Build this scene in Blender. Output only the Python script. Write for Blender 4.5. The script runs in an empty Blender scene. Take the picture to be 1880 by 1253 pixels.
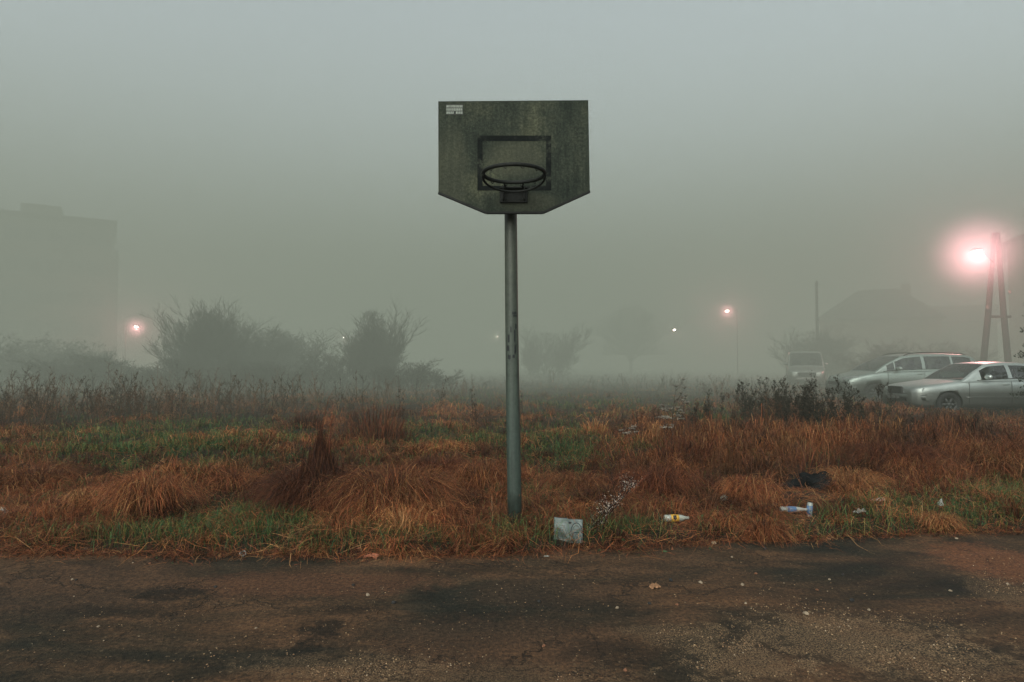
import bpy, math, random
import numpy as np
from mathutils import Vector, Matrix, noise as mnoise

random.seed(7)
RNG = np.random.default_rng(11)
scene = bpy.context.scene
COL = scene.collection
R = math.radians
PI = math.pi

# ------------------------------------------------------------------ camera model
CAM_Z = 1.40
F = 1172.0            # focal length in photo pixels (photo 1880 x 1253)
CX, CY = 940.0, 626.5
PITCH = math.atan((664.0 - CY) / F)
SP, CP = math.sin(PITCH), math.cos(PITCH)


def at(px, py, y):
    """the world point at depth y seen at photo pixel (px, py)"""
    u, v = (px - CX) / F, (CY - py) / F
    d = (u, CP - v * SP, SP + v * CP)
    k = y / d[1]
    return Vector((d[0] * k, y, CAM_Z + d[2] * k))


def ground_at(px, py, z=0.0):
    u, v = (px - CX) / F, (CY - py) / F
    d = (u, CP - v * SP, SP + v * CP)
    k = (z - CAM_Z) / d[2]
    return Vector((d[0] * k, d[1] * k, z))


def to_px(x, y, z):
    zz = z - CAM_Z
    fw = y * CP + zz * SP
    up = -y * SP + zz * CP
    fw = np.maximum(fw, 0.2)
    return CX + F * x / fw, CY - F * up / fw


# ------------------------------------------------------------------ noise
def _h(ix, iy, seed):
    n = (ix.astype(np.int64) * 374761393 + iy.astype(np.int64) * 668265263 + seed * 982451653) & 0x7fffffff
    n = ((n ^ (n >> 13)) * 1274126177) & 0x7fffffff
    n = (n ^ (n >> 16)) & 0xffff
    return n / 65535.0


def vnoise(x, y, s, seed=0):
    x = np.asarray(x, float) / s
    y = np.asarray(y, float) / s
    ix, iy = np.floor(x), np.floor(y)
    fx, fy = x - ix, y - iy
    fx, fy = fx * fx * (3 - 2 * fx), fy * fy * (3 - 2 * fy)
    a, b = _h(ix, iy, seed), _h(ix + 1, iy, seed)
    c, d = _h(ix, iy + 1, seed), _h(ix + 1, iy + 1, seed)
    return (a * (1 - fx) + b * fx) * (1 - fy) + (c * (1 - fx) + d * fx) * fy


def fbm(x, y, s, seed=0, o=3):
    v, a, t = 0, 1.0, 0
    for k in range(o):
        v = v + a * vnoise(x, y, s / 2 ** k, seed + k * 17)
        t += a
        a *= 0.5
    return v / t


def sstep(a, b, x):
    t = np.clip((np.asarray(x, float) - a) / (b - a), 0, 1)
    return t * t * (3 - 2 * t)


# ------------------------------------------------------------------ terrain
EX = [-60, -3.72, -1.84, -0.93, 0.0, 0.85, 1.93, 4.19, 60]
EY = [4.9, 4.66, 4.63, 4.60, 4.64, 4.80, 4.97, 5.28, 13.0]


def edge_y(x):
    x = np.asarray(x, float)
    return np.interp(x, EX, EY) + (vnoise(x, x * 0 + 3.3, 0.45, 5) - 0.5) * 0.13 + (vnoise(x, x * 0 + 1.3, 0.12, 8) - 0.5) * 0.06


def terrain(x, y):
    x = np.asarray(x, float)
    y = np.asarray(y, float)
    d = y - edge_y(x)
    rise = sstep(-0.02, 0.28, d)
    m = (fbm(x, y, 0.9, 21) - 0.45) * 0.36 * sstep(0.1, 0.9, d)
    far = (fbm(x, y, 6.0, 31) - 0.5) * 0.12 * sstep(1, 6, d) * (1 - sstep(14, 18, y) * 0.6)
    return -0.05 + rise * 0.085 + np.maximum(m, -0.03) + far


def tz(x, y):
    return float(terrain(np.array([x]), np.array([y]))[0])


# ------------------------------------------------------------------ materials
MATS = {}


class NT:
    def __init__(self, name):
        self.m = bpy.data.materials.new(name)
        self.m.use_nodes = True
        self.t = self.m.node_tree
        self.t.nodes.clear()
        self.out = self.n('ShaderNodeOutputMaterial')

    def n(self, kind, **kw):
        nd = self.t.nodes.new(kind)
        for k, v in kw.items():
            if k.startswith('i_'):
                key = k[2:]
                key = int(key) if key.isdigit() else key.replace('_', ' ')
                nd.inputs[key].default_value = v
            else:
                setattr(nd, k, v)
        return nd

    def l(self, a, ao, b, bi):
        self.t.links.new(a.outputs[ao], b.inputs[bi])

    def ramp(self, src, so, stops):
        r = self.n('ShaderNodeValToRGB')
        e = r.color_ramp.elements
        while len(e) < len(stops):
            e.new(0.5)
        for k, (p, c) in enumerate(stops):
            e[k].position = p
            e[k].color = c if len(c) == 4 else (*c, 1)
        self.l(src, so, r, 0)
        return r

    def mix(self, fac, a, b, blend='MIX'):
        m = self.n('ShaderNodeMix', data_type='RGBA', blend_type=blend)
        for sock, v in ((0, fac), (6, a), (7, b)):
            if isinstance(v, tuple) and hasattr(v[0], 'outputs'):
                self.t.links.new(v[0].outputs[v[1]], m.inputs[sock])
            else:
                m.inputs[sock].default_value = v if not isinstance(v, tuple) or len(v) == 4 else (*v, 1)
        return (m, 2)

    def math(self, op, a, b=0.0, clamp=False):
        m = self.n('ShaderNodeMath', operation=op, use_clamp=clamp)
        for k, v in enumerate((a, b)):
            if isinstance(v, tuple):
                self.t.links.new(v[0].outputs[v[1]], m.inputs[k])
            else:
                m.inputs[k].default_value = v
        return (m, 0)

    def noise(self, vec, scale, detail=4.0, rough=0.55, dist=0.0):
        nd = self.n('ShaderNodeTexNoise')
        nd.inputs['Scale'].default_value = scale
        nd.inputs['Detail'].default_value = detail
        nd.inputs['Roughness'].default_value = rough
        nd.inputs['Distortion'].default_value = dist
        if vec is not None:
            self.t.links.new(vec[0].outputs[vec[1]], nd.inputs['Vector'])
        return (nd, 0)

    def mapping(self, scale=(1, 1, 1), src='Object', loc=(0, 0, 0)):
        tc = self.n('ShaderNodeTexCoord')
        mp = self.n('ShaderNodeMapping')
        mp.inputs['Scale'].default_value = scale
        mp.inputs['Location'].default_value = loc
        self.l(tc, src, mp, 'Vector')
        return (mp, 0)

    def bsdf(self, color, rough=0.6, spec=0.4, metal=0.0, bump=None, bstr=0.3, bdist=0.02, coat=0.0):
        b = self.n('ShaderNodeBsdfPrincipled')
        for key, v in (('Base Color', color), ('Roughness', rough), ('Metallic', metal)):
            if isinstance(v, tuple) and hasattr(v[0], 'outputs'):
                self.t.links.new(v[0].outputs[v[1]], b.inputs[key])
            elif isinstance(v, tuple):
                b.inputs[key].default_value = (*v[:3], 1)
            else:
                b.inputs[key].default_value = v
        b.inputs['Specular IOR Level'].default_value = spec
        b.inputs['Coat Weight'].default_value = coat
        b.inputs['Coat Roughness'].default_value = 0.08
        if bump is not None:
            bp = self.n('ShaderNodeBump')
            bp.inputs['Strength'].default_value = bstr
            bp.inputs['Distance'].default_value = bdist
            self.t.links.new(bump[0].outputs[bump[1]], bp.inputs['Height'])
            self.l(bp, 0, b, 'Normal')
        self.l(b, 0, self.out, 'Surface')
        return b


def simple(name, col, rough=0.6, spec=0.4, metal=0.0, var=0.35, vscale=6.0, bump=0.0, coat=0.0, stretch=(1, 1, 1)):
    """a plain painted or natural surface with a little mottling"""
    if name in MATS:
        return MATS[name]
    t = NT(name)
    mp = t.mapping(stretch)
    n1 = t.noise(mp, vscale, 5, 0.65)
    d = tuple(c * (1 - var) for c in col)
    b = tuple(min(1, c * (1 + var)) for c in col)
    r = t.ramp(n1[0], 0, [(0.3, d), (0.7, b)])
    t.bsdf((r, 0), rough, spec, metal, n1 if bump else None, bump, 0.01, coat)
    MATS[name] = t.m
    return t.m


def attr_mat(name, rough=0.7, spec=0.15, trans=0.0):
    """colour from the mesh's own point colours (each blade, leaf or twig has its own)"""
    if name in MATS:
        return MATS[name]
    t = NT(name)
    a = t.n('ShaderNodeAttribute', attribute_name='col')
    b = t.bsdf((a, 0), rough, spec)
    if trans:
        tr = t.n('ShaderNodeBsdfTranslucent')
        t.l(a, 0, tr, 'Color')
        mx = t.n('ShaderNodeMixShader')
        mx.inputs[0].default_value = trans
        t.l(b, 0, mx, 1)
        t.l(tr, 0, mx, 2)
        t.l(mx, 0, t.out, 'Surface')
    MATS[name] = t.m
    return t.m


def emission_mat(name, col, strength):
    t = NT(name)
    e = t.n('ShaderNodeEmission')
    e.inputs[0].default_value = (*col, 1)
    e.inputs[1].default_value = strength
    t.l(e, 0, t.out, 'Surface')
    return t.m


# ------------------------------------------------------------------ object helpers
def tag(o, label=None, cat=None, group=None, kind=None):
    if label:
        o['label'] = label
    if cat:
        o['category'] = cat
    if group:
        o['group'] = group
    if kind:
        o['kind'] = kind
    return o


def empty(name, loc=(0, 0, 0), rz=0.0, parent=None):
    o = bpy.data.objects.new(name, None)
    o.empty_display_size = 0.1
    COL.objects.link(o)
    o.location = loc
    o.rotation_euler = (0, 0, rz)
    if parent:
        o.parent = parent
    return o


def link_mesh(name, me, mat, parent=None, smooth=False):
    if mat is not None:
        me.materials.append(mat)
    if smooth:
        me.polygons.foreach_set('use_smooth', [True] * len(me.polygons))
    o = bpy.data.objects.new(name, me)
    COL.objects.link(o)
    if parent:
        o.parent = parent
    return o


class MB:
    """collects shapes into one mesh"""

    def __init__(self):
        self.v, self.f = [], []

    def add(self, vs, fs):
        b = len(self.v)
        self.v += [tuple(p) for p in vs]
        self.f += [tuple(b + i for i in f) for f in fs]
        return self

    def box(self, c, s, rot=None, bev=0.0):
        x, y, z = s[0] / 2, s[1] / 2, s[2] / 2
        if bev <= 0:
            vs = [Vector((a * x, b * y, d * z)) for d in (-1, 1) for a, b in ((-1, -1), (1, -1), (1, 1), (-1, 1))]
            fs = [(3, 2, 1, 0), (4, 5, 6, 7), (0, 1, 5, 4), (1, 2, 6, 5), (2, 3, 7, 6), (3, 0, 4, 7)]
        else:
            q = [(-x + bev, -y), (x - bev, -y), (x, -y + bev), (x, y - bev), (x - bev, y), (-x + bev, y), (-x, y - bev), (-x, -y + bev)]
            rings = []
            for zz, k in ((-z, bev), (-z + bev, 0), (z - bev, 0), (z, bev)):
                rings.append([Vector((px * (1 - k / x), py * (1 - k / y), zz)) for px, py in q])
            vs = [p for r in rings for p in r]
            fs = [tuple(range(7, -1, -1)), tuple(range(24, 32))]
            for r in range(3):
                for i in range(8):
                    j = (i + 1) % 8
                    fs.append((r * 8 + i, r * 8 + j, r * 8 + 8 + j, r * 8 + 8 + i))
        if rot is not None:
            vs = [rot @ p for p in vs]
        c = Vector(c)
        return self.add([p + c for p in vs], fs)

    def tube(self, pts, radii, n=8, cap=True, closed=False):
        pts = [Vector(p) for p in pts]
        if not hasattr(radii, '__len__'):
            radii = [radii] * len(pts)
        vs, fs = [], []
        m = len(pts)
        for i, p in enumerate(pts):
            if closed:
                t = pts[(i + 1) % m] - pts[i - 1]
            else:
                t = pts[min(i + 1, m - 1)] - pts[max(i - 1, 0)]
            t.normalize()
            ref = Vector((0, 0, 1)) if abs(t.z) < 0.9 else Vector((1, 0, 0))
            a = t.cross(ref).normalized()
            b = t.cross(a)
            for k in range(n):
                an = 2 * PI * k / n
                vs.append(p + (a * math.cos(an) + b * math.sin(an)) * radii[i])
        for i in range(m if closed else m - 1):
            for k in range(n):
                i2 = (i + 1) % m
                fs.append((i * n + k, i * n + (k + 1) % n, i2 * n + (k + 1) % n, i2 * n + k))
        if cap and not closed:
            fs.append(tuple(range(n - 1, -1, -1)))
            fs.append(tuple((m - 1) * n + k for k in range(n)))
        return self.add(vs, fs)

    def lathe(self, prof, n=20, M=None):
        """prof: (r, z) pairs about z"""
        vs, fs = [], []
        for r, z in prof:
            for k in range(n):
                a = 2 * PI * k / n
                vs.append(Vector((r * math.cos(a), r * math.sin(a), z)))
        for i in range(len(prof) - 1):
            for k in range(n):
                fs.append((i * n + k, i * n + (k + 1) % n, (i + 1) * n + (k + 1) % n, (i + 1) * n + k))
        if prof[0][0] > 1e-5:
            fs.append(tuple(range(n - 1, -1, -1)))
        if prof[-1][0] > 1e-5:
            fs.append(tuple((len(prof) - 1) * n + k for k in range(n)))
        if M is not None:
            vs = [M @ p for p in vs]
        return self.add(vs, fs)

    def prism(self, poly, y0, y1):
        """polygon in (x, z) extruded from y0 to y1"""
        n = len(poly)
        vs = [(x, y0, z) for x, z in poly] + [(x, y1, z) for x, z in poly]
        fs = [tuple(range(n)), tuple(range(2 * n - 1, n - 1, -1))]
        for i in range(n):
            j = (i + 1) % n
            fs.append((j, i, n + i, n + j))
        return self.add(vs, fs)

    def mesh(self, name):
        me = bpy.data.meshes.new(name)
        me.from_pydata(self.v, [], self.f)
        me.update()
        return me

    def build(self, name, mat, parent=None, smooth=False):
        return link_mesh(name, self.mesh(name), mat, parent, smooth)


def np_mesh(name, V, quads, tris, mat, parent=None, col=None):
    me = bpy.data.meshes.new(name)
    nq, nt = len(quads), len(tris)
    me.vertices.add(len(V))
    me.vertices.foreach_set('co', np.asarray(V, np.float32).ravel())
    loops = np.concatenate([np.asarray(quads, np.int32).ravel(), np.asarray(tris, np.int32).ravel()])
    me.loops.add(len(loops))
    me.loops.foreach_set('vertex_index', loops)
    me.polygons.add(nq + nt)
    st = np.concatenate([np.arange(nq) * 4, nq * 4 + np.arange(nt) * 3]).astype(np.int32)
    me.polygons.foreach_set('loop_start', st)
    me.update(calc_edges=True)
    if col is not None:
        a = me.attributes.new('col', 'FLOAT_COLOR', 'POINT')
        c4 = np.ones((len(V), 4), np.float32)
        c4[:, :3] = col
        a.data.foreach_set('color', c4.ravel())
    return link_mesh(name, me, mat, parent)


class Strips:
    """many grass blades (curved tapered strips), each with its own colour"""

    def __init__(self):
        self.V, self.Q, self.T, self.C, self.n = [], [], [], [], 0

    def blades(self, base, phi, h, reach, k, width, col, seg=3, tipcol=1.15, wob=0.0, twist=None, root=0.35):
        N = len(h)
        if N == 0:
            return
        t = np.linspace(0, 1, seg + 1)
        ts = t[None, :]
        z = h[:, None] * np.sin(PI * k[:, None] * ts)
        r = reach[:, None] * ts ** 1.35
        bend = (RNG.random(N) - 0.5)[:, None] * reach[:, None] * 0.7 * ts ** 2
        cx, sx = np.cos(phi)[:, None], np.sin(phi)[:, None]
        P = np.stack([base[:, 0:1] + cx * r - sx * bend, base[:, 1:2] + sx * r + cx * bend, base[:, 2:3] + z], -1)
        if wob:
            P[:, 1:, :] += (RNG.random((N, seg, 3)) - 0.5) * wob * (h + reach)[:, None, None]
        tw = phi + PI / 2 + (RNG.random(N) - 0.5) * 2.6 if twist is None else twist
        wd = np.stack([np.cos(tw), np.sin(tw), (RNG.random(N) - 0.5) * 0.8], -1)
        ww = width[:, None] * (1 - ts) ** 0.6 * 0.5
        L = P[:, :-1] - wd[:, None, :] * ww[:, :-1, None]
        Rr = P[:, :-1] + wd[:, None, :] * ww[:, :-1, None]
        V = np.concatenate([np.stack([L, Rr], 2).reshape(N, seg * 2, 3), P[:, -1:]], 1)
        nv = seg * 2 + 1
        off = self.n + np.arange(N)[:, None] * nv
        for s in range(seg - 1):
            self.Q.append(off + np.array([[2 * s, 2 * s + 1, 2 * s + 3, 2 * s + 2]]))
        self.T.append(off + np.array([[2 * seg - 2, 2 * seg - 1, 2 * seg]]))
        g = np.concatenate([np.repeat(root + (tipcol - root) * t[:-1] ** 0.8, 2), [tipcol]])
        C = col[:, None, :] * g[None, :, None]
        self.V.append(V.reshape(-1, 3))
        self.C.append(C.reshape(-1, 3))
        self.n += N * nv

    def quads(self, c, a, b, col):
        """flat leaf shapes: centre c, half axes a and b"""
        N = len(c)
        V = np.stack([c - a, c + b * 0.8, c + a, c - b * 0.8], 1)
        self.Q.append(self.n + np.arange(N)[:, None] * 4 + np.array([[0, 1, 2, 3]]))
        self.V.append(V.reshape(-1, 3))
        self.C.append(np.repeat(col, 4, 0))
        self.n += 4 * N

    def segs(self, p0, p1, r0, r1, col):
        """three-sided tapered twigs"""
        N = len(p0)
        if N == 0:
            return
        d = p1 - p0
        d = d / np.maximum(np.linalg.norm(d, axis=1, keepdims=True), 1e-6)
        ref = np.where(np.abs(d[:, 2:3]) < 0.9, np.array([[0, 0, 1.0]]), np.array([[1.0, 0, 0]]))
        a = np.cross(d, ref)
        a /= np.linalg.norm(a, axis=1, keepdims=True)
        b = np.cross(d, a)
        ring = []
        for p, r in ((p0, r0), (p1, r1)):
            for k in range(3):
                an = 2 * PI * k / 3
                ring.append(p + (a * math.cos(an) + b * math.sin(an)) * r[:, None])
        V = np.stack(ring, 1)
        off = self.n + np.arange(N)[:, None] * 6
        for k in range(3):
            j = (k + 1) % 3
            self.Q.append(off + np.array([[k, j, 3 + j, 3 + k]]))
        self.V.append(V.reshape(-1, 3))
        self.C.append(np.repeat(col, 6, 0))
        self.n += 6 * N

    def build(self, name, mat, parent=None, origin=None):
        V = np.concatenate(self.V)
        if origin is not None:
            V = V - np.array(origin)
        Q = np.concatenate(self.Q) if self.Q else np.zeros((0, 4), int)
        T = np.concatenate(self.T) if self.T else np.zeros((0, 3), int)
        return np_mesh(name, V, Q, T, mat, parent, np.concatenate(self.C))


# ------------------------------------------------------------------ fog, sky, sun
FOG_D = 0.056
FOG_C = (0.210, 0.239, 0.187)
SCAT = 0.013
FOG_E = 0.86
SUN_EL, SUN_ROT = R(38), R(200)

w = bpy.data.worlds.new('World')
scene.world = w
w.use_nodes = True
wt = w.node_tree
wt.nodes.clear()
sky = wt.nodes.new('ShaderNodeTexSky')
sky.sky_type = 'NISHITA'
sky.sun_disc = False
sky.sun_elevation = SUN_EL
sky.sun_rotation = SUN_ROT
sky.air_density = 1.0
sky.dust_density = 4.0
hs = wt.nodes.new('ShaderNodeHueSaturation')
hs.inputs['Saturation'].default_value = 0.28
hs.inputs['Value'].default_value = 1.72
bg = wt.nodes.new('ShaderNodeBackground')
bg.inputs['Strength'].default_value = 0.15
wo = wt.nodes.new('ShaderNodeOutputWorld')
wt.links.new(sky.outputs[0], hs.inputs['Color'])
tint = wt.nodes.new('ShaderNodeMix')
tint.data_type = 'RGBA'
tint.blend_type = 'MULTIPLY'
tint.inputs[0].default_value = 1.0
tint.inputs[7].default_value = (0.955, 1.03, 0.985, 1)
wt.links.new(hs.outputs[0], tint.inputs[6])
wt.links.new(tint.outputs[2], bg.inputs['Color'])
wt.links.new(bg.outputs[0], wo.inputs['Surface'])

sd = bpy.data.lights.new('overcast_sun', 'SUN')
sd.energy = 0.7
sd.angle = R(60)
sd.color = (1.0, 0.95, 0.88)
so = bpy.data.objects.new('overcast_sun', sd)
COL.objects.link(so)
so.rotation_euler = (PI / 2 - SUN_EL, 0, PI - SUN_ROT)
so.location = (0, -20, 40)

t = NT('fog_air')
ab = t.n('ShaderNodeVolumeAbsorption')
ab.inputs['Color'].default_value = (0, 0, 0, 1)
ab.inputs['Density'].default_value = FOG_D - SCAT
fpos = t.n('ShaderNodeTexCoord')
fxyz = t.n('ShaderNodeSeparateXYZ')
t.l(fpos, 3, fxyz, 0)
fmr = t.n('ShaderNodeMapRange')
t.l(fxyz, 1, fmr, 0)
for k_, v_ in ((1, 8.0), (2, 26.0), (3, 0.05), (4, 1.0)):
    fmr.inputs[k_].default_value = v_
t.t.links.new(t.math('MULTIPLY', (fmr, 0), FOG_D - SCAT)[0].outputs[0], ab.inputs['Density'])
em = t.n('ShaderNodeEmission')  # fog glows by itself in place of scattered skylight, lighting the field evenly
em.inputs[0].default_value = (*FOG_C, 1)
t.t.links.new(t.math('MULTIPLY', (fmr, 0), FOG_D * FOG_E)[0].outputs[0], em.inputs[1])
sc = t.n('ShaderNodeVolumeScatter')
t.t.links.new(t.math('MULTIPLY', (fmr, 0), SCAT)[0].outputs[0], sc.inputs['Density'])
sc.inputs['Anisotropy'].default_value = 0.55
a1 = t.n('ShaderNodeAddShader')
a2 = t.n('ShaderNodeAddShader')
t.l(ab, 0, a1, 0)
t.l(em, 0, a1, 1)
t.l(a1, 0, a2, 0)
t.l(sc, 0, a2, 1)
t.l(a2, 0, t.out, 'Volume')
FOG_TOP = 19.0
fog = MB().box((0, 90, FOG_TOP / 2 - 1.0), (640, 420, FOG_TOP + 2.0)).build('fog', t.m)
tag(fog, 'grey-green fog hanging over the whole field', 'fog', kind='stuff')

# ------------------------------------------------------------------ ground sheet
t = NT('soil')
mp = t.mapping()
n1 = t.noise(mp, 3.0, 6, 0.7)
n2 = t.noise(mp, 45.0, 4, 0.7)
r1 = t.ramp(n1[0], 0, [(0.3, (0.010, 0.008, 0.006)), (0.55, (0.030, 0.018, 0.011)), (0.75, (0.045, 0.030, 0.016))])
c = t.mix((n2[0], 0), (0.3, 0.3, 0.3), (1.3, 1.25, 1.15))
c2 = t.mix(1.0, (r1, 0), c, 'MULTIPLY')
t.bsdf(c2, 0.9, 0.2, bump=n2, bstr=0.8, bdist=0.03)
xs = np.concatenate([-np.geomspace(400, 9, 26), np.arange(-8.6, 11.01, 0.09), np.geomspace(11.6, 400, 26)])
ys = np.concatenate([[-60, -20, -6, 0, 2.5, 3.6, 4.0, 4.2], np.arange(4.3, 9, 0.08), np.geomspace(9, 30, 90), np.geomspace(31, 420, 26)])
GX, GY = np.meshgrid(xs, ys)
GZ = terrain(GX, GY)
nx, ny = len(xs), len(ys)
idx = np.arange(nx * ny).reshape(ny, nx)
Q = np.stack([idx[:-1, :-1], idx[:-1, 1:], idx[1:, 1:], idx[1:, :-1]], -1).reshape(-1, 4)
g = np_mesh('ground', np.stack([GX, GY, GZ], -1).reshape(-1, 3), Q, np.zeros((0, 3), int), t.m)
tag(g, 'dark damp soil under the overgrown field', 'ground', kind='structure')

# ------------------------------------------------------------------ asphalt
t = NT('worn_asphalt')
tc = t.n('ShaderNodeTexCoord')
P0 = (tc, 3)


def ellipse(t, px, py, rx, ry, wob=0.5):
    """soft-edged patch on the ground around a world point"""
    c = ground_at(px, py)
    ax = rx / F * c.y
    ay = ry / F * c.y * c.y / CAM_Z
    s = t.n('ShaderNodeVectorMath', operation='SUBTRACT')
    t.l(tc, 3, s, 0)
    s.inputs[1].default_value = (c.x, c.y, 0)
    m = t.n('ShaderNodeVectorMath', operation='MULTIPLY')
    t.l(s, 0, m, 0)
    m.inputs[1].default_value = (1 / ax, 1 / ay, 0)
    ln = t.n('ShaderNodeVectorMath', operation='LENGTH')
    t.l(m, 0, ln, 0)
    w_ = t.math('MULTIPLY', (nw_c, 0), wob * 3.4)
    d = t.math('ADD', (ln, 1), w_)
    mr = t.n('ShaderNodeMapRange', interpolation_type='SMOOTHSTEP')
    t.t.links.new(d[0].outputs[0], mr.inputs[0])
    mr.inputs[1].default_value = 1.15
    mr.inputs[2].default_value = 0.6
    return (mr, 0)


nw = t.noise(P0, 9.0, 6, 0.75)
nw_c = t.math('SUBTRACT', nw, 0.5)[0]
stretch = t.n('ShaderNodeMapping')
stretch.inputs['Scale'].default_value = (0.45, 1.0, 1.0)
t.l(tc, 3, stretch, 'Vector')
big = t.noise((stretch, 0), 1.5, 6, 0.62, 0.5)
mid = t.noise((stretch, 0), 5.5, 6, 0.68, 0.3)
fine = t.noise(P0, 42.0, 5, 0.8)
grit = t.noise(P0, 120.0, 3, 0.7)
base = t.ramp(big[0], 0, [(0.34, (0.017, 0.0175, 0.0135)), (0.43, (0.033, 0.0255, 0.017)), (0.56, (0.080, 0.046, 0.0265)), (0.70, (0.115, 0.061, 0.032))])
m1 = t.ramp(mid[0], 0, [(0.32, (0.42, 0.44, 0.42)), (0.62, (1.12, 1.08, 1.05))])
cc = t.mix(0.8, (base, 0), (m1, 0), 'MULTIPLY')
# rusty dirt washed over the surface
for px, py, rx, ry, colr, amt in ((560, 1072, 260, 26, (0.075, 0.036, 0.021), 0.7), (1840, 1035, 110, 45, (0.12, 0.05, 0.025), 0.8), (900, 1180, 260, 60, (0.055, 0.032, 0.02), 0.5),
                                  (150, 1080, 220, 60, (0.05, 0.03, 0.02), 0.5), (1000, 1090, 160, 30, (0.045, 0.028, 0.018), 0.5)):
    e = ellipse(t, px, py, rx, ry)
    f = t.math('MULTIPLY', e, amt)
    cc = t.mix(f, cc, colr)
# damp dark patches
for px, py, rx, ry, amt in ((315, 1093, 75, 12, 0.92), (590, 1160, 42, 24, 0.9), (560, 1195, 30, 14, 0.8), (850, 1045, 90, 16, 0.3), (230, 1125, 150, 16, 0.6), (1060, 1120, 170, 25, 0.2), (1420, 1100, 220, 25, 0.22), (1150, 1200, 130, 30, 0.5),
                            (1450, 1195, 110, 24, 0.6), (640, 1120, 45, 12, 0.55), (1700, 1075, 120, 14, 0.5)):
    e = ellipse(t, px, py, rx, ry, 1.2)
    f = t.math('MULTIPLY', e, amt * .82)
    cc = t.mix(f, cc, (0.0078, 0.0078, 0.0065))
# dark edge by the grass
# aggregate grain
fr = t.ramp(fine[0], 0, [(0.34, (0.22, 0.23, 0.23)), (0.5, (0.9, 0.9, 0.9)), (0.66, (1.9, 1.7, 1.45))])
cc = t.mix(0.85, cc, (fr, 0), 'MULTIPLY')
gr = t.ramp(grit[0], 0, [(0.58, (0, 0, 0)), (0.68, (1, 1, 1))])
gm = t.ramp(mid[0], 0, [(0.45, (0.05, 0.05, 0.05)), (0.65, (0.6, 0.6, 0.6))])
gg = t.mix(1.0, (gr, 0), (gm, 0), 'MULTIPLY')
cc = t.mix(gg, cc, (0.12, 0.08, 0.048))
# patches where the binder has worn off and pale grit shows
gv_ = t.ramp(grit[0], 0, [(0.46, (0, 0, 0)), (0.60, (1, 1, 1))])
for px, py, rx, ry, amt in ((1560, 1170, 230, 46, .85), (1370, 1215, 130, 36, .8), (1720, 1215, 190, 40, .6), (1250, 1165, 110, 24, .5), (640, 1228, 180, 28, .5), (1850, 1090, 60, 35, .5), (900, 1240, 300, 24, .35)):
    e = ellipse(t, px, py, rx, ry, 1.1)
    f = t.math('MULTIPLY', t.math('MULTIPLY', e, (gv_, 0)), amt)
    cc = t.mix(f, cc, (0.21, 0.135, 0.075))
# hairline cracks
vd = t.n('ShaderNodeTexVoronoi', feature='DISTANCE_TO_EDGE')
vd.inputs['Scale'].default_value = 0.9
dm = t.n('ShaderNodeVectorMath', operation='ADD')
nz = t.noise(P0, 2.5, 5, 0.7)
nsc = t.n('ShaderNodeVectorMath', operation='SCALE')
t.l(nz[0], 1, nsc, 0)
nsc.inputs['Scale'].default_value = 0.7
t.l(tc, 3, dm, 0)
t.l(nsc, 0, dm, 1)
t.l(dm, 0, vd, 'Vector')
ck = t.ramp(vd, 0, [(0.0, (1, 1, 1)), (0.016, (0, 0, 0))])
ckm = t.ramp(big[0], 0, [(0.4, (0, 0, 0)), (0.6, (0.8, 0.8, 0.8))])
ckf = t.mix(1.0, (ck, 0), (ckm, 0), 'MULTIPLY')
cc = t.mix(ckf, cc, (0.008, 0.008, 0.007))
pit = t.n('ShaderNodeTexVoronoi')
pit.inputs['Scale'].default_value = 38
t.l(tc, 3, pit, 'Vector')
ps = t.n('ShaderNodeSeparateColor')
t.l(pit, 1, ps, 0)
pr = t.ramp(pit, 0, [(0.10, (1, 1, 1)), (0.30, (0, 0, 0))])
pm_ = t.math('MULTIPLY', (pr, 0), t.math('GREATER_THAN', (ps, 0), .62))
cc = t.mix(t.math('MULTIPLY', pm_, .8), cc, (0.006, 0.006, 0.0055))
pl_ = t.math('MULTIPLY', (pr, 0), t.math('LESS_THAN', (ps, 0), .07))
cc = t.mix(t.math('MULTIPLY', pl_, .7), cc, (0.15, 0.105, 0.065))
hgt = t.mix(0.45, (fine[0], 0), (grit[0], 0))
hg2 = t.mix(0.35, hgt, (mid[0], 0))
hg3 = t.mix(ckf, hg2, (0, 0, 0))
rgh = t.ramp(mid[0], 0, [(0.3, (0.62, 0.62, 0.62)), (0.7, (0.88, 0.88, 0.88))])
t.bsdf(cc, (rgh, 0), 0.10, bump=hg3, bstr=1.0, bdist=0.03)

xs = np.concatenate([-np.geomspace(60, 6, 14), np.arange(-5.8, 7.81, 0.1), np.geomspace(8.2, 60, 14)])
rows = np.concatenate([[-40, -15, -5, -1, 0.8], np.arange(1.6, 4.2, 0.12)])
V, nx = [], len(xs)
ey = edge_y(xs) + 0.16
for yy in rows:
    V.append(np.stack([xs, xs * 0 + yy, (fbm(xs, xs * 0 + yy, 1.4, 77) - 0.5) * 0.03], -1))
for k in np.linspace(0.1, 1, 10):
    yy = 4.12 + (ey - 4.12) * k
    V.append(np.stack([xs, yy, (fbm(xs, yy, 1.4, 77) - 0.5) * 0.03 - 0.03 * sstep(0.85, 1, k)], -1))
V = np.array(V)
idx = np.arange(V.shape[0] * nx).reshape(-1, nx)
Q = np.stack([idx[:-1, :-1], idx[:-1, 1:], idx[1:, 1:], idx[1:, :-1]], -1).reshape(-1, 4)
asp = np_mesh('asphalt_lot', V.reshape(-1, 3), Q, np.zeros((0, 3), int), t.m)
asp.data.polygons.foreach_set('use_smooth', [True] * len(asp.data.polygons))
tag(asp, 'worn brown-grey asphalt with damp patches in the foreground', 'asphalt', kind='structure')


def asp_z(x, y):
    return float((fbm(np.array([x]), np.array([y]), 1.4, 77)[0] - 0.5) * 0.03)


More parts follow.
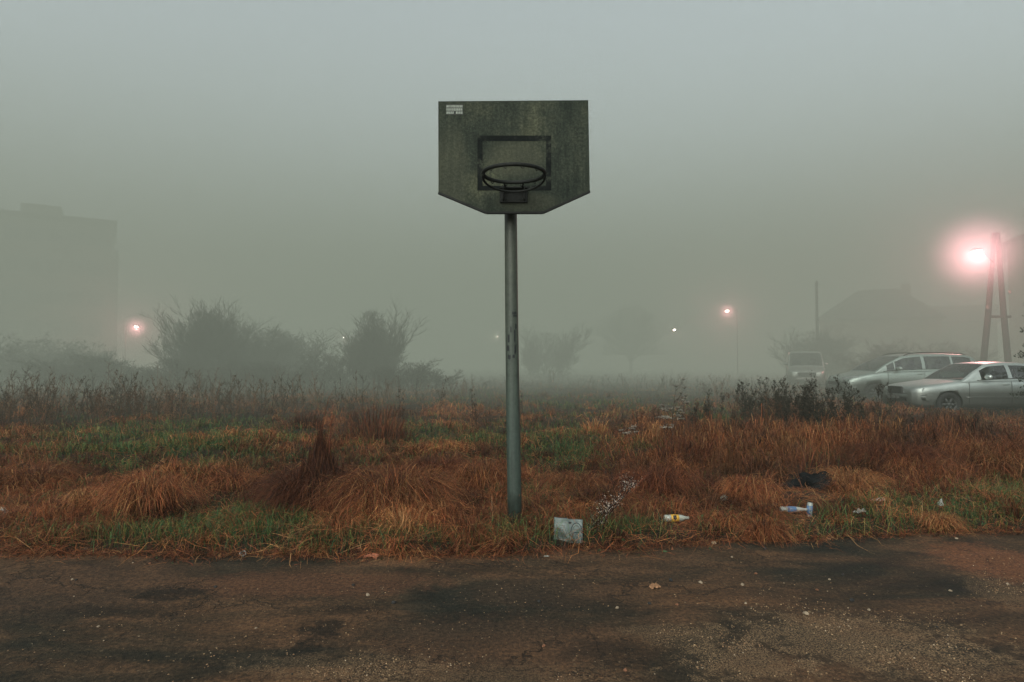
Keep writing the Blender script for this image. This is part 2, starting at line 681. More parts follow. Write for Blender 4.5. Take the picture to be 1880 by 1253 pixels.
# ------------------------------------------------------------------ grass
DRY = np.array([[0.30, 0.094, 0.034], [0.38, 0.15, 0.052], [0.215, 0.060, 0.024], [0.42, 0.225, 0.09], [0.088, 0.031, 0.016]])
DRYP = [0.34, 0.20, 0.20, 0.10, 0.16]
GRN = np.array([[0.036, 0.085, 0.026], [0.055, 0.11, 0.03], [0.02, 0.06, 0.024], [0.14, 0.15, 0.036], [0.20, 0.165, 0.05]])
GRNP = [0.34, 0.24, 0.2, 0.13, 0.09]


def pick(pal, p, n, jit=0.25):
    c = pal[RNG.choice(len(pal), n, p=p)]
    return c * (1 + (RNG.random((n, 1)) - 0.5) * 2 * jit) * (1 + (RNG.random((n, 3)) - 0.5) * 0.15)


GREEN_SPOTS = [(330, 840, 210, 42, 1.0), (180, 800, 150, 24, 0.7), (470, 975, 140, 38, 1.2), (250, 990, 160, 22, 0.8), (60, 985, 90, 20, 0.6), (690, 985, 90, 26, 0.8),
               (830, 995, 60, 16, 0.8), (1000, 820, 120, 42, 0.9), (1060, 992, 80, 22, 1.1), (1150, 985, 70, 20, 0.9), (1760, 955, 150, 42, 1.2), (1840, 915, 70, 50, 1.0),
               (1560, 985, 100, 20, 1.1), (1610, 935, 70, 24, 0.5), (1320, 775, 70, 26, 0.8), (760, 805, 110, 26, 0.8), (960, 735, 170, 14, 0.45), (1110, 750, 120, 12, 0.4),
               (420, 790, 120, 20, 0.6), (1060, 870, 60, 30, 0.5), (1480, 960, 60, 12, 0.6), (350, 1003, 200, 12, .6), (930, 1003, 140, 10, .6), (1250, 985, 120, 14, .6), (1440, 985, 90, 12, .5), (100, 1000, 120, 10, .5)]
TALL_SPOTS = [(1480, 850, 300, 65, 1.0), (1750, 850, 170, 60, 0.9), (1280, 830, 120, 40, 0.8), (690, 790, 80, 40, 0.6), (100, 880, 130, 35, 0.5), (420, 890, 120, 30, 0.35), (1500, 800, 260, 40, 0.8), (60, 760, 160, 40, 0.5)]


def spots(px, py, L):
    v = np.zeros_like(px)
    for cx, cy, rx, ry, a in L:
        d = ((px - cx) / rx) ** 2 + ((py - cy) / ry) ** 2
        v = v + a * np.exp(-d * 1.1)
    return v


CONE = [(588, 905, 80, 55)]
CLEAR = [(1483, 905, 60, 34), (1457, 960, 36, 18), (1486, 955, 16, 22), (1242, 970, 36, 16), (1328, 922, 18, 16), (1578, 960, 18, 12), (1043, 985, 32, 14), (1613, 942, 16, 10), (1727, 946, 8, 10), (4, 975, 14, 10)]


def clear(px, py, L=None):
    m = np.zeros(len(px), bool)
    for cx, cy, rx, ry in L or CLEAR:
        m |= ((px - cx) / rx) ** 2 + ((py - cy) / ry) ** 2 < 1
    return m


def scatter(n, y0, y1, pw=1.0, margin=1.12):
    """ground points, thinning with distance"""
    u = RNG.random(n)
    y = 1 / (1 / y0 ** pw + u * (1 / y1 ** pw - 1 / y0 ** pw))
    y = y ** (1 / pw) if pw != 1.0 else y
    half = y * (CX / F) * margin + 0.4
    x = (RNG.random(n) * 2 - 1) * half
    return x, y


m_blade = attr_mat('grass_blade', 0.62, 0.22, 0.25)
m_twig = attr_mat('dry_twig', 0.75, 0.15)


def field_grass(n, y0, y1, seg):
    x, y = scatter(n, y0, y1)
    ok = (y > edge_y(x) + 0.02) & (RNG.random(len(x)) < 0.5 + 0.5 * sstep(.1, .6, y - edge_y(x)))
    x, y = x[ok], y[ok]
    z = terrain(x, y)
    px, py = to_px(x, y, z)
    gn = 0.10 + spots(px, py, GREEN_SPOTS) * 0.85 + (fbm(x, y, 0.7, 41) - 0.5) * 1.0 + (fbm(x, y, 3.0, 43) - 0.5) * 0.5
    isg = RNG.random(len(x)) < np.clip(gn, 0.03, 0.88)
    tall = np.clip(spots(px, py, TALL_SPOTS), 0, 1.1)
    d = y - edge_y(x)
    tall = np.where(clear(px, py), 0, tall)
    return x, y, z, isg, tall, d, np.where(clear(px, py), .22, np.where(clear(px, py, CONE), .5, 1.0))


def hollow_shade(x, y):
    """shade painted into the straw colour: dark in the hollows, light on the hummocks"""
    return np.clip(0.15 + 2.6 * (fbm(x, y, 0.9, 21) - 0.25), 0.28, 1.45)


gs_green, gs_dry = Strips(), Strips()
for n, y0, y1, seg in ((95000, 4.45, 9.5, 3), (75000, 9.0, 20, 2), (40000, 19, 75, 2)):
    x, y, z, isg, tall, d, cl_ = field_grass(n, y0, y1, seg)
    wmin = np.maximum(0.0042, 0.00085 * y)
    # green
    i = isg
    k = int(i.sum())
    h = (0.05 + 0.10 * RNG.random(k)) * (0.6 + 0.8 * fbm(x[i], y[i], 0.5, 51)) * (1 + y[i] * 0.012)
    h *= np.where(d[i] < 0.25, 1.15, 1.0) * cl_[i]
    gs_green.blades(np.stack([x[i], y[i], z[i] - 0.01], -1), RNG.random(k) * 2 * PI, h, h * (0.25 + 0.9 * RNG.random(k)), 0.5 + 0.28 * RNG.random(k), wmin[i] * (0.7 + 0.6 * RNG.random(k)),
                    pick(GRN, GRNP, k) * (0.75 + 0.5 * fbm(x[i], y[i], 1.1, 53))[:, None], seg)
    # dry
    i = ~isg
    k = int(i.sum())
    flow = fbm(x[i], y[i], 0.55, 61) * 4 * PI + fbm(x[i], y[i], 2.5, 62) * 2 * PI
    phi = flow + RNG.normal(0, 0.9, k)
    clump = fbm(x[i], y[i], 0.42, 63)
    h = (0.03 + 0.11 * RNG.random(k) ** 1.5) * (0.4 + 1.4 * clump) + tall[i] * (0.03 + 0.20 * RNG.random(k)) * np.clip(clump * 2.4 - .5, .05, 1.3)
    h *= np.where(d[i] < 0.2, 0.6, 1.0) * cl_[i]
    rc = 0.08 + 0.24 * RNG.random(k)
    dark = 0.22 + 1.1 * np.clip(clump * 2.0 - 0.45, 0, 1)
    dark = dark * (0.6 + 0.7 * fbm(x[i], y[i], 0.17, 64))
    gs_dry.blades(np.stack([x[i], y[i], z[i] - 0.008], -1), phi, h, rc, 0.62 + 0.36 * RNG.random(k), wmin[i] * (0.55 + 0.6 * RNG.random(k)), pick(DRY, DRYP, k) * (dark * (1 - .30 * np.clip(tall[i], 0, 1)) * (.35 + .95 * fbm(x[i], y[i], 1.3, 67)) * hollow_shade(x[i], y[i]))[:, None], seg, wob=0.13)
# clumps: long strands bursting out of one root and drooping over
NC = 1500
cx_, cy_ = scatter(NC, 4.6, 26, 1.0)
ok = cy_ > edge_y(cx_) + 0.10
cx_, cy_ = cx_[ok], cy_[ok]
ppx, ppy = to_px(cx_, cy_, cx_ * 0)
gsp = spots(ppx, ppy, GREEN_SPOTS)
ok = (RNG.random(len(cx_)) > np.clip(gsp * 0.85, 0, .9)) & (fbm(cx_, cy_, .8, 68) > .36) & ~clear(ppx, ppy - 6) & ~clear(ppx, ppy - 16) & ~clear(ppx, ppy, CONE)
cx_, cy_, ppx, ppy = cx_[ok], cy_[ok], ppx[ok], ppy[ok]
tl = np.clip(spots(ppx, ppy, TALL_SPOTS), 0, 1)
for x_, y_, t_ in zip(cx_, cy_, tl):
    k = int(np.clip(620 / y_, 26, 130))
    W_ = random.uniform(.10, .30) * (1 + .3 * t_)
    H_ = random.uniform(.06, .20) + t_ * random.uniform(.02, .30)
    if y_ - float(edge_y(x_)) < .3:
        H_ *= .6
    rr = W_ * .4 * np.sqrt(RNG.random(k))
    an = RNG.random(k) * 2 * PI
    bx, by = x_ + rr * np.cos(an), y_ + rr * np.sin(an)
    lean_ = random.uniform(0, 2 * PI)
    ph = an + RNG.normal(0, .6, k)
    ph = np.where(RNG.random(k) < .45, lean_ + RNG.normal(0, .5, k), ph)
    hue = DRY[random.choices(range(5), DRYP)[0]]
    cc_ = (pick(DRY, DRYP, k) * .5 + hue * .5) * random.uniform(.45, 1.35) * (1 - .3 * t_) * float(hollow_shade(np.array([x_]), np.array([y_]))[0])
    gs_dry.blades(np.stack([bx, by, terrain(bx, by) - .01], -1), ph, H_ * (.4 + .7 * RNG.random(k)), W_ * (.5 + 1.1 * RNG.random(k)), .66 + .32 * RNG.random(k),
                  np.maximum(.0052, .00085 * y_) * (.6 + .7 * RNG.random(k)), cc_ * (.35 + .85 * RNG.random((k, 1))), 4 if y_ < 11 else 3, wob=.13, root=.16)  # root colour darkened: damp rot plus painted shade low in the clump
# strands lying flat, combed by the wind
nl = 15000
lx_, ly_ = scatter(nl, 4.6, 13)
lpx, lpy = to_px(lx_, ly_, lx_ * 0)
ok = (ly_ > edge_y(lx_) + .06) & ~clear(lpx, lpy)
lx_, ly_ = lx_[ok], ly_[ok]
nl = len(lx_)
ph = fbm(lx_, ly_, .7, 61) * 5 * PI + RNG.normal(0, .35, nl) * np.where(RNG.random(nl) < .5, 1, 4)
tone = .35 + 1.1 * fbm(lx_, ly_, .3, 66)
gs_dry.blades(np.stack([lx_, ly_, terrain(lx_, ly_) + .01 + .03 * RNG.random(nl)], -1), ph, .02 + .06 * RNG.random(nl), .18 + .35 * RNG.random(nl), .6 + .38 * RNG.random(nl),
              np.maximum(.0050, .0008 * ly_), pick(DRY, [.42, .3, .14, .08, .06], nl) * tone[:, None], 5, wob=.13)
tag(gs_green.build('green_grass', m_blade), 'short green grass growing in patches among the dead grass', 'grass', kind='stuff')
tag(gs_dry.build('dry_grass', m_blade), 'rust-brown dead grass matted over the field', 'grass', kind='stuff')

# straw and rotting stems lying along the asphalt edge
ss = Strips()
n = 5200
x = (RNG.random(n) * 2 - 1) * 5.6
y = edge_y(x) + 0.07 - np.abs(RNG.normal(0, 0.09, n)) + 0.03
ss.blades(np.stack([x, y, np.maximum(terrain(x, y), -0.012) + 0.012], -1), RNG.random(n) * 2 * PI, 0.008 + 0.035 * RNG.random(n) ** 2, 0.04 + 0.16 * RNG.random(n) ** 2, 0.6 + 0.35 * RNG.random(n),
          0.003 + 0.003 * RNG.random(n), pick(DRY, [0.3, 0.15, 0.25, 0.06, 0.24], n) * 0.75, 3, wob=0.08)
tag(ss.build('straw', m_blade), 'dead straw lying along the ragged edge of the asphalt', 'straw', kind='stuff')


# stiff broken stalks poking out of the matted grass
n = 260
x, y = scatter(n, 4.9, 16)
ok = y > edge_y(x) + .15
x, y = x[ok], y[ok]
n = len(x)
kk = Strips()
p0 = np.stack([x, y, terrain(x, y)], -1)
an = RNG.random(n) * 2 * PI
hh = .08 + .22 * RNG.random(n) ** 1.6
p1 = p0 + np.stack([np.cos(an) * hh * .45 * RNG.random(n), np.sin(an) * hh * .4, hh], -1)
bn = RNG.random(n) * 2 * PI
p2 = p1 + np.stack([np.cos(bn) * hh * .55, np.sin(bn) * hh * .4, hh * RNG.normal(-.15, .35, n)], -1)
c_ = pick(np.array([[.20, .10, .05], [.13, .055, .028], [.05, .026, .016], [.26, .16, .085]]), [.25, .35, .32, .08], n)
r_ = np.maximum(.0022, .00036 * y)
kk.segs(p0, p1, r_, r_ * .8, c_)
br = RNG.random(n) < .6
kk.segs(p1[br], p2[br], (r_ * .8)[br], (r_ * .4)[br], c_[br])
tag(kk.build('broken_stalks', m_twig), 'stiff broken grass stalks sticking out of the matted field', 'stalks', kind='stuff')

# broad leaves, rotting and fresh, caught in the grass and blown onto the asphalt edge
n = 3600
x, y = scatter(n, 4.45, 10)
d_ = y - edge_y(x)
ok = (d_ > -.12) & ((RNG.random(n) < .55) | (d_ < .5))
x, y = x[ok], y[ok]
n = len(x)
fl = Strips()
z = np.maximum(terrain(x, y), -.008) + np.where(y > edge_y(x) + .05, .02 + .07 * RNG.random(n), .012)
a = np.stack([RNG.normal(0, 1, n), RNG.normal(0, 1, n), RNG.normal(0, .5, n)], -1)
a /= np.linalg.norm(a, axis=1, keepdims=True)
b = np.cross(a, np.stack([RNG.normal(0, .5, n), RNG.normal(0, .5, n), np.ones(n)], -1))
b /= np.linalg.norm(b, axis=1, keepdims=True)
sz_ = (.006 + .018 * RNG.random(n) ** 1.7)[:, None]
pal_ = np.array([[.13, .05, .025], [.05, .026, .015], [.20, .10, .045], [.04, .075, .025], [.022, .05, .02]])
fl.quads(np.stack([x, y, z], -1), a * sz_, b * sz_ * .6, pal_[RNG.choice(5, n, p=[.22, .33, .1, .2, .15])] * (.6 + .8 * RNG.random((n, 1))))
tag(fl.build('fallen_leaves', m_blade), 'small dead and green leaves caught in the grass edge', 'leaves', kind='stuff')


# tussocks -----------------------------------------------------------
def tussock(px, py, top, half, style, label, n=900, tint=1.0, pal=DRY, pp=DRYP):
    b = ground_at(px, py, 0.03)
    z0 = tz(b.x, b.y)
    b.z = z0
    H = at(px, top, b.y).z - z0
    W = half / F * b.y
    s = Strips()
    if style == 'cone':
        rr = W * np.sqrt(RNG.random(n)) * 0.95
        an = RNG.random(n) * 2 * PI
        base = np.stack([b.x + rr * np.cos(an), b.y + rr * np.sin(an) * 0.8, z0 + rr * 0 - 0.02], -1)
        h = H * (1.05 - rr / W * 0.85) * (0.55 + 0.5 * RNG.random(n))
        phi = an + PI + RNG.normal(0, 0.5, n)
        rc = rr * (0.5 + 0.5 * RNG.random(n)) + 0.03
        s.blades(base, phi, h, rc, 0.45 + 0.1 * RNG.random(n), np.full(n, 0.0048), pick(pal, pp, n) * (tint * (0.45 + 0.7 * RNG.random(n)))[:, None], 4, wob=0.03)
        m = n // 2
        rr = W * (0.3 + 0.9 * np.sqrt(RNG.random(m)))
        an = RNG.random(m) * 2 * PI
        base = np.stack([b.x + 0.5 * rr * np.cos(an), b.y + 0.5 * rr * np.sin(an), an * 0 + z0], -1)
        s.blades(base, an, H * (0.15 + 0.3 * RNG.random(m)), rr * 0.9, 0.7 + 0.25 * RNG.random(m), np.full(m, 0.005), pick(pal, pp, m) * tint, 4, wob=0.04)
        m = 16
        base = np.stack([b.x + RNG.normal(0, 0.05, m), b.y + RNG.normal(0, 0.05, m), np.full(m, z0 + H * 0.5)], -1)
        s.blades(base, RNG.normal(0.3, 0.5, m), H * (0.45 + 0.35 * RNG.random(m)), 0.05 + 0.2 * RNG.random(m), np.full(m, 0.5), np.full(m, 0.005), pick(pal, pp, m) * 0.8, 4)
    elif style == 'mop':
        n = int(n * 1.3)
        rr = W * 0.55 * np.sqrt(RNG.random(n))
        an = RNG.random(n) * 2 * PI
        base = np.stack([b.x + rr * np.cos(an), b.y + rr * np.sin(an), z0 + rr * 0 - 0.01], -1)
        phi = an + RNG.normal(0, 0.7, n)
        h = H * (0.62 + 0.5 * RNG.random(n)) * (1.0 - 0.3 * rr / W)
        rc = W * (0.40 + 0.8 * RNG.random(n))
        sh = 0.35 + 0.9 * RNG.random(n) ** 1.2
        s.blades(base, phi, h, rc, 0.76 + 0.22 * RNG.random(n), np.full(n, 0.0040), pick(pal, pp, n) * (tint * sh)[:, None], 5, wob=0.10, root=.10)  # dark roots, lighter tips: shaded base and lit top put into the colour
    else:  # upright bunch
        rr = W * np.sqrt(RNG.random(n))
        an = RNG.random(n) * 2 * PI
        base = np.stack([b.x + rr * np.cos(an), b.y + rr * np.sin(an), z0 + rr * 0 - 0.01], -1)
        h = H * (0.25 + 0.85 * RNG.random(n)) * (1.05 - 0.65 * (rr / W) ** 2)
        s.blades(base, an + RNG.normal(0, 0.8, n), h, 0.04 + 0.5 * h * RNG.random(n), 0.48 + 0.2 * RNG.random(n), np.full(n, 0.0055 + 0.0003 * b.y), pick(pal, pp, n) * (tint * (0.5 + 0.7 * RNG.random(n)))[:, None], 3, wob=0.05)
    o = s.build('grass_tussock', m_blade, origin=b)
    o.location = b
    tag(o, label, 'grass tussock', 'tussocks of dead grass standing out of the field')


DK = [0.22, 0.06, 0.42, 0.0, 0.30]
LT = [0.2, 0.4, 0.05, 0.35, 0.0]
tussock(588, 938, 766, 94, 'cone', 'tallest tussock, a dark rust cone of dead grass ending in long thin stems', 7500, 0.33, DRY, DK)
tussock(722, 950, 862, 118, 'mop', 'widest drooping tussock, just right of the tall dark cone of grass', 1700, 0.85)
tussock(878, 905, 848, 62, 'mop', 'drooping brown tussock close left of the hoop post', 900, 0.9)
tussock(272, 958, 872, 72, 'mop', 'spreading orange tussock alone on the left of the field with arching stems', 1000, 1.1)
tussock(1372, 928, 874, 46, 'mop', 'shaggy orange tussock directly left of the black bag', 800, 1.2)
tussock(1092, 806, 764, 24, 'up', 'small pale straw tussock in the green patch right of the post', 420, 1.2, DRY, LT)
tussock(690, 815, 738, 62, 'up', 'large upright reddish-brown tussock behind the tall cone of grass', 620, 0.6, DRY, DK)
tussock(562, 792, 752, 28, 'up', 'small nearly black tussock at the far side of the green patch', 500, 0.35, DRY, DK)
tussock(1690, 885, 836, 70, 'mop', 'brown tussock behind the bright green patch at the right', 900, 0.95)
tussock(1560, 900, 860, 60, 'mop', 'tangled straw tussock right of the black bag', 700, 1.1, DRY, LT)
tussock(1400, 982, 952, 44, 'mop', 'orange tussock drooping over the asphalt edge below the lying bottle', 700, 0.9)
tussock(1720, 966, 940, 36, 'mop', 'low yellowish tussock on the asphalt edge at the right', 500, 1.0, DRY, LT)
tussock(860, 988, 958, 50, 'mop', 'flattened orange tussock on the asphalt edge left of the post foot', 650, 1.0)
tussock(130, 985, 956, 62, 'mop', 'ragged straw tussock on the asphalt edge at the far left', 600, 0.9)
tussock(60, 915, 855, 80, 'mop', 'dark brown tussock at the left margin of the field', 800, 0.65)
tussock(430, 900, 862, 60, 'mop', 'low brown tussock left of the tall cone of grass', 600, 0.95)
tussock(1250, 860, 800, 60, 'up', 'brown upright tussock under the pale umbel weed', 900, 0.75, DRY, DK)
tussock(1205, 915, 858, 72, 'mop', 'broad rusty tussock behind the yellow-labelled bottle', 1100, 0.9, DRY, DK)
tussock(1640, 872, 812, 82, 'mop', 'broad dark rusty tussock below the dark weeds at the right', 1200, 0.75, DRY, DK)
tussock(1830, 868, 806, 76, 'mop', 'large brown tussock by the right edge of the field', 1100, 0.85)
tussock(1338, 968, 940, 36, 'mop', 'orange tussock between the yellow-labelled and the pale bottle', 700, 1.05)
tussock(640, 975, 936, 52, 'mop', 'rust tussock in front of the widest drooping tussock', 900, 0.95)
tussock(800, 880, 838, 62, 'mop', 'low rusty tussock behind the widest drooping tussock', 800, 0.8, DRY, DK)
tussock(1060, 905, 868, 60, 'mop', 'flopped brown tussock just right of the hoop post', 650, 0.9)


# ------------------------------------------------------------------ weeds
def weed_mesh(st, lf, b, H, lean, n_br, leafy, col, lcol, wid=0.006, spread=0.4):
    """one dead stalk with side branches into Strips st, leaves or seeds into lf"""
    p, pts = np.array(b, float), []
    dirx, diry = lean
    N = 7
    for k in range(N + 1):
        t_ = k / N
        pts.append(np.array([b[0] + dirx * H * t_ ** 1.4 + random.uniform(-.012, .012) * H, b[1] + diry * H * t_ ** 1.4, b[2] + H * t_]))
    P0, P1, R0, R1 = [], [], [], []
    for k in range(N):
        P0.append(pts[k]); P1.append(pts[k + 1]); R0.append(wid * (1 - .75 * k / N)); R1.append(wid * (1 - .75 * (k + 1) / N))
    tips = []
    for j in range(n_br):
        t_ = random.uniform(0.25, 0.98)
        k = min(int(t_ * N), N - 1)
        o = pts[k] + (pts[k + 1] - pts[k]) * (t_ * N - k)
        a = random.uniform(0, 2 * PI)
        ln = H * spread * random.uniform(.4, 1) * (1.15 - t_ * 0.8)
        mid_ = o + np.array([math.cos(a) * ln * .45, math.sin(a) * ln * .45, ln * .45])
        end = mid_ + np.array([math.cos(a) * ln * .25, math.sin(a) * ln * .25, ln * .5])
        P0 += [o, mid_]; P1 += [mid_, end]; R0 += [wid * .5, wid * .35]; R1 += [wid * .35, wid * .2]
        tips.append((o, mid_, end))
    n = len(P0)
    st.segs(np.array(P0), np.array(P1), np.array(R0), np.array(R1), np.tile(np.array(col), (n, 1)) * (0.7 + 0.6 * RNG.random((n, 1))))
    if leafy and lf is not None:
        c = []
        for o, m_, e in tips:
            for q in range(leafy):
                u = random.random()
                s_ = o + (m_ - o) * u if random.random() < .35 else m_ + (e - m_) * u
                c.append(s_ + np.array([random.gauss(0, .012), random.gauss(0, .012), random.gauss(0, .012)]))
        for q in range(leafy * 2):
            k = random.randrange(2, N + 1)
            c.append(pts[k] + np.array([random.gauss(0, .015), random.gauss(0, .015), random.gauss(0, .02)]))
        c = np.array(c)
        return tips, pts, c
    return tips, pts, None


def leaf_quads(lf, c, size, col, jit=0.4):
    n = len(c)
    a = RNG.normal(0, 1, (n, 3))
    a /= np.linalg.norm(a, axis=1, keepdims=True)
    b = np.cross(a, RNG.normal(0, 1, (n, 3)))
    b /= np.linalg.norm(b, axis=1, keepdims=True)
    s = size * (0.5 + RNG.random((n, 1)))
    lf.quads(c, a * s, b * s * 0.55, np.tile(np.array(col), (n, 1)) * (1 - jit + 2 * jit * RNG.random((n, 1))))


def weed(px, py, top, label, lean=(0, 0), br=10, leafy=8, col=(0.035, 0.02, 0.013), lcol=(0.03, 0.026, 0.018), lsize=0.018, wid=0.006, spread=0.4, stems=1, rad=0.05, head='leaves', group=None):
    b = ground_at(px, py, 0.02)
    b.z = tz(b.x, b.y)
    H = at(px, top, b.y).z - b.z
    root = empty('dead_weed', b)
    tag(root, label, 'weed', group or 'dead weeds standing in the field')
    lf = Strips()
    allc = []
    for s_ in range(stems):
        st = Strips()
        lf_u = 0
        hh = H * (1 if s_ == 0 else random.uniform(.55, .98))
        o = (random.gauss(0, rad) if s_ else 0, random.gauss(0, rad) if s_ else 0, -0.02)
        ln = (lean[0] + random.gauss(0, .06) * (stems > 1), lean[1] + random.gauss(0, .06) * (stems > 1))
        tips, pts, c_ = weed_mesh(st, lf, o, hh, ln, br, leafy, col, lcol, wid, spread)
        if head == 'umbel':
            for o2, m_, e in tips[:] + [(pts[-2], pts[-2], pts[-1])]:
                rr = random.uniform(.03, .075)
                ray0, ray1, cen = [], [], []
                for q in range(14):
                    a = 2 * PI * q / 14
                    r2 = rr * random.uniform(.3, 1)
                    p1 = e + np.array([math.cos(a) * r2, math.sin(a) * r2, 0.03 + random.uniform(-.004, .004)])
                    ray0.append(e); ray1.append(p1)
                    cen += [p1 + RNG.normal(0, .005, 3) for _ in range(3)]
                st.segs(np.array(ray0), np.array(ray1), np.full(14, .0012), np.full(14, .0008), np.tile(np.array(col), (14, 1)))
                fl = Strips()
                leaf_quads(fl, np.array(cen), 0.007, lcol, .25)
                fl.build('flower_head', m_twig, root)
        elif c_ is not None:
            allc.append(c_)
        st.build('stem', m_twig, root)
    if allc:
        leaf_quads(lf, np.concatenate(allc), lsize, lcol)
    if lf.n:
        lf.build('seed_fluff' if head == 'fluff' else 'foliage', m_twig, root)
    return root


# the leaning plant with pale fluff beside the white package
weed(1092, 988, 872, 'leaning dead weed with pale fluffy seeds beside the white package', (0.75, 0.1), 16, 9, (0.016, 0.010, 0.008), (0.36, 0.30, 0.25), 0.0045, 0.006, 0.42, 4, 0.03, 'fluff')
weed(1132, 962, 812, 'thin bare dark stalk behind the leaning fluffy weed', (-0.1, 0), 7, 3, (0.028, 0.015, 0.011), (0.03, 0.02, 0.015), 0.008, 0.0042, 0.3, 1)
weed(1232, 850, 708, 'tall dark weed carrying pale flat umbels, right of the post', (0.02, 0), 9, 0, (0.04, 0.026, 0.018), (0.20, 0.185, 0.155), 0.01, 0.007, 0.45, 2, 0.06, 'umbel')
weed(1255, 842, 740, 'shorter weed with pale umbels beside the tall umbel weed', (0.1, 0), 6, 0, (0.04, 0.026, 0.018), (0.20, 0.185, 0.155), 0.01, 0.006, 0.5, 1, 0.05, 'umbel')
weed(1150, 850, 788, 'low pale umbel weed in the grass right of the post', (0.2, 0), 6, 0, (0.05, 0.03, 0.02), (0.2, 0.18, 0.15), 0.01, 0.005, 0.6, 1, 0.05, 'umbel')
DARK = (0.020, 0.014, 0.010)
DLEAF = (0.021, 0.018, 0.012)
for k, (px, py, top, st_, lab) in enumerate([
    (1365, 790, 702, 5, 'leafy dark weed at the left end of the dark weed row before the cars'),
    (1398, 785, 690, 6, 'second leafy dark weed from the left end of the dark weed row'),
    (1440, 790, 722, 5, 'shorter dark weed in the middle of the dark weed row'),
    (1470, 800, 694, 7, 'bushy blackish weed left of the tallest dark weed'),
    (1495, 800, 683, 7, 'tallest blackish weed of the row, in front of the people carrier bonnet'),
    (1530, 805, 716, 7, 'dense black weed right of the tallest dark weed'),
    (1552, 800, 700, 3, 'thin dark weed with a nodding top before the people carrier'),
    (1588, 812, 744, 7, 'broad dark weed below the people carrier front wheel'),
    (1635, 815, 776, 5, 'low dark weed below the saloon car bumper'),
    (1300, 795, 742, 3, 'sparse brown weed between the umbel weed and the dark row')]):
    weed(px, py, top, lab, (random.uniform(-.1, .1), 0), 17, 13, DARK, DLEAF, 0.0135, 0.0065, 0.32, st_ + 8, 0.36, group='dark weeds in front of the parked cars')
for px, py, top, st_, lab in [
    (496, 782, 690, 1, 'single dark dock stalk left of the far reddish tussock'), (318, 792, 705, 1, 'thin dead stalk standing in the green patch on the left'),
    (630, 775, 690, 2, 'pair of dead stalks behind the tall cone of grass'), (805, 770, 690, 2, 'branching dead weed left of the post above the grass'),
    (868, 800, 712, 3, 'dark branching weed close left of the post'), (145, 880, 812, 2, 'dead dock stalk at the left of the field'),
    (45, 905, 850, 2, 'crooked dead stalk near the left edge of the field'), (290, 900, 815, 1, 'thin red stalk rising from the orange tussock'),
    (960, 770, 715, 2, 'small dead weed peeking out right of the post'), (205, 800, 745, 2, 'faint dead stalk at the back of the left green patch'),
    (735, 800, 712, 2, 'dead stalk right of the large reddish tussock'), (1675, 860, 735, 2, 'thin stalk in front of the saloon door'), (1830, 850, 770, 2, 'dead stalk low at the right edge')]:
    weed(px, py, top, lab, (random.uniform(-.12, .12), 0), 8, 6, (0.03, 0.017, 0.012), (0.04, 0.024, 0.016), 0.014, 0.0055, 0.3, st_, 0.07)

for px, py, top, st_, lab in [
    (1285, 800, 735, 6, 'rusty bushy weed at the left foot of the dark weed row'), (1345, 798, 722, 7, 'brown bushy weed touching the left end of the dark weed row'), (1420, 802, 735, 7, 'rusty weed in front of the dark weed row'),
    (1570, 822, 745, 6, 'rusty bushy weed in front of the black weeds'), (1655, 828, 768, 6, 'rusty bushy weed below the saloon front wheel'), (1210, 800, 745, 5, 'thin brown weed left of the tall umbel weed')]:
    weed(px, py, top, lab, (0, 0), 12, 8, (0.05, 0.026, 0.016), (0.06, 0.03, 0.018), 0.012, 0.006, 0.34, st_, 0.3)

# the unbroken belt of dead weeds further out
st, lf = Strips(), Strips()
allc = []
n = 0
while n < 1500:
    y = 1 / random.uniform(1 / 46, 1 / 11.5)
    x = random.uniform(-1, 1) * (y * CX / F * 1.1 + .5)
    px, py = to_px(np.array([x]), np.array([y]), np.array([0.0]))
    px = float(px[0])
    lim = np.interp(px, [-200, 350, 650, 820, 960, 1250, 1400, 2100], [12.5, 14, 16, 20, 32, 26, 12, 11])
    if y < lim or (px > 1530):
        continue
    cl = float(vnoise(np.array([x]), np.array([y]), 1.3, 91)[0])
    if cl < random.uniform(.25, .75):
        continue
    H = random.choice([random.uniform(.25, .6), random.uniform(.3, 1.0)]) * (0.45 + 0.8 * cl) * (1.12 if px < 700 else 0.85 if px < 1350 else 0.7)
    c = random.choice([(0.045, 0.027, 0.017), (0.075, 0.038, 0.02), (0.11, 0.05, 0.025), (0.024, 0.02, 0.014)])
    k = 0.75 if px < 250 else 1.0
    tips, pts, cen = weed_mesh(st, lf, (x, y, tz(x, y) - .02), H, (random.gauss(0, .22), random.uniform(-.1, .1)), 7, 5, tuple(q * k for q in c), None, 0.006 + 0.00022 * y, 0.4)
    allc.append(cen)
    n += 1
leaf_quads(lf, np.concatenate(allc), 0.017, (0.05, 0.03, 0.018), .6)
belt = st
belt.V += []
off = belt.n
belt.Q += [q + off for q in lf.Q]
belt.V += lf.V
belt.C += lf.C
belt.n += lf.n
tag(belt.build('dead_weeds', m_twig), 'belt of dead weeds closing the field before the shrubs', 'weeds', kind='stuff')


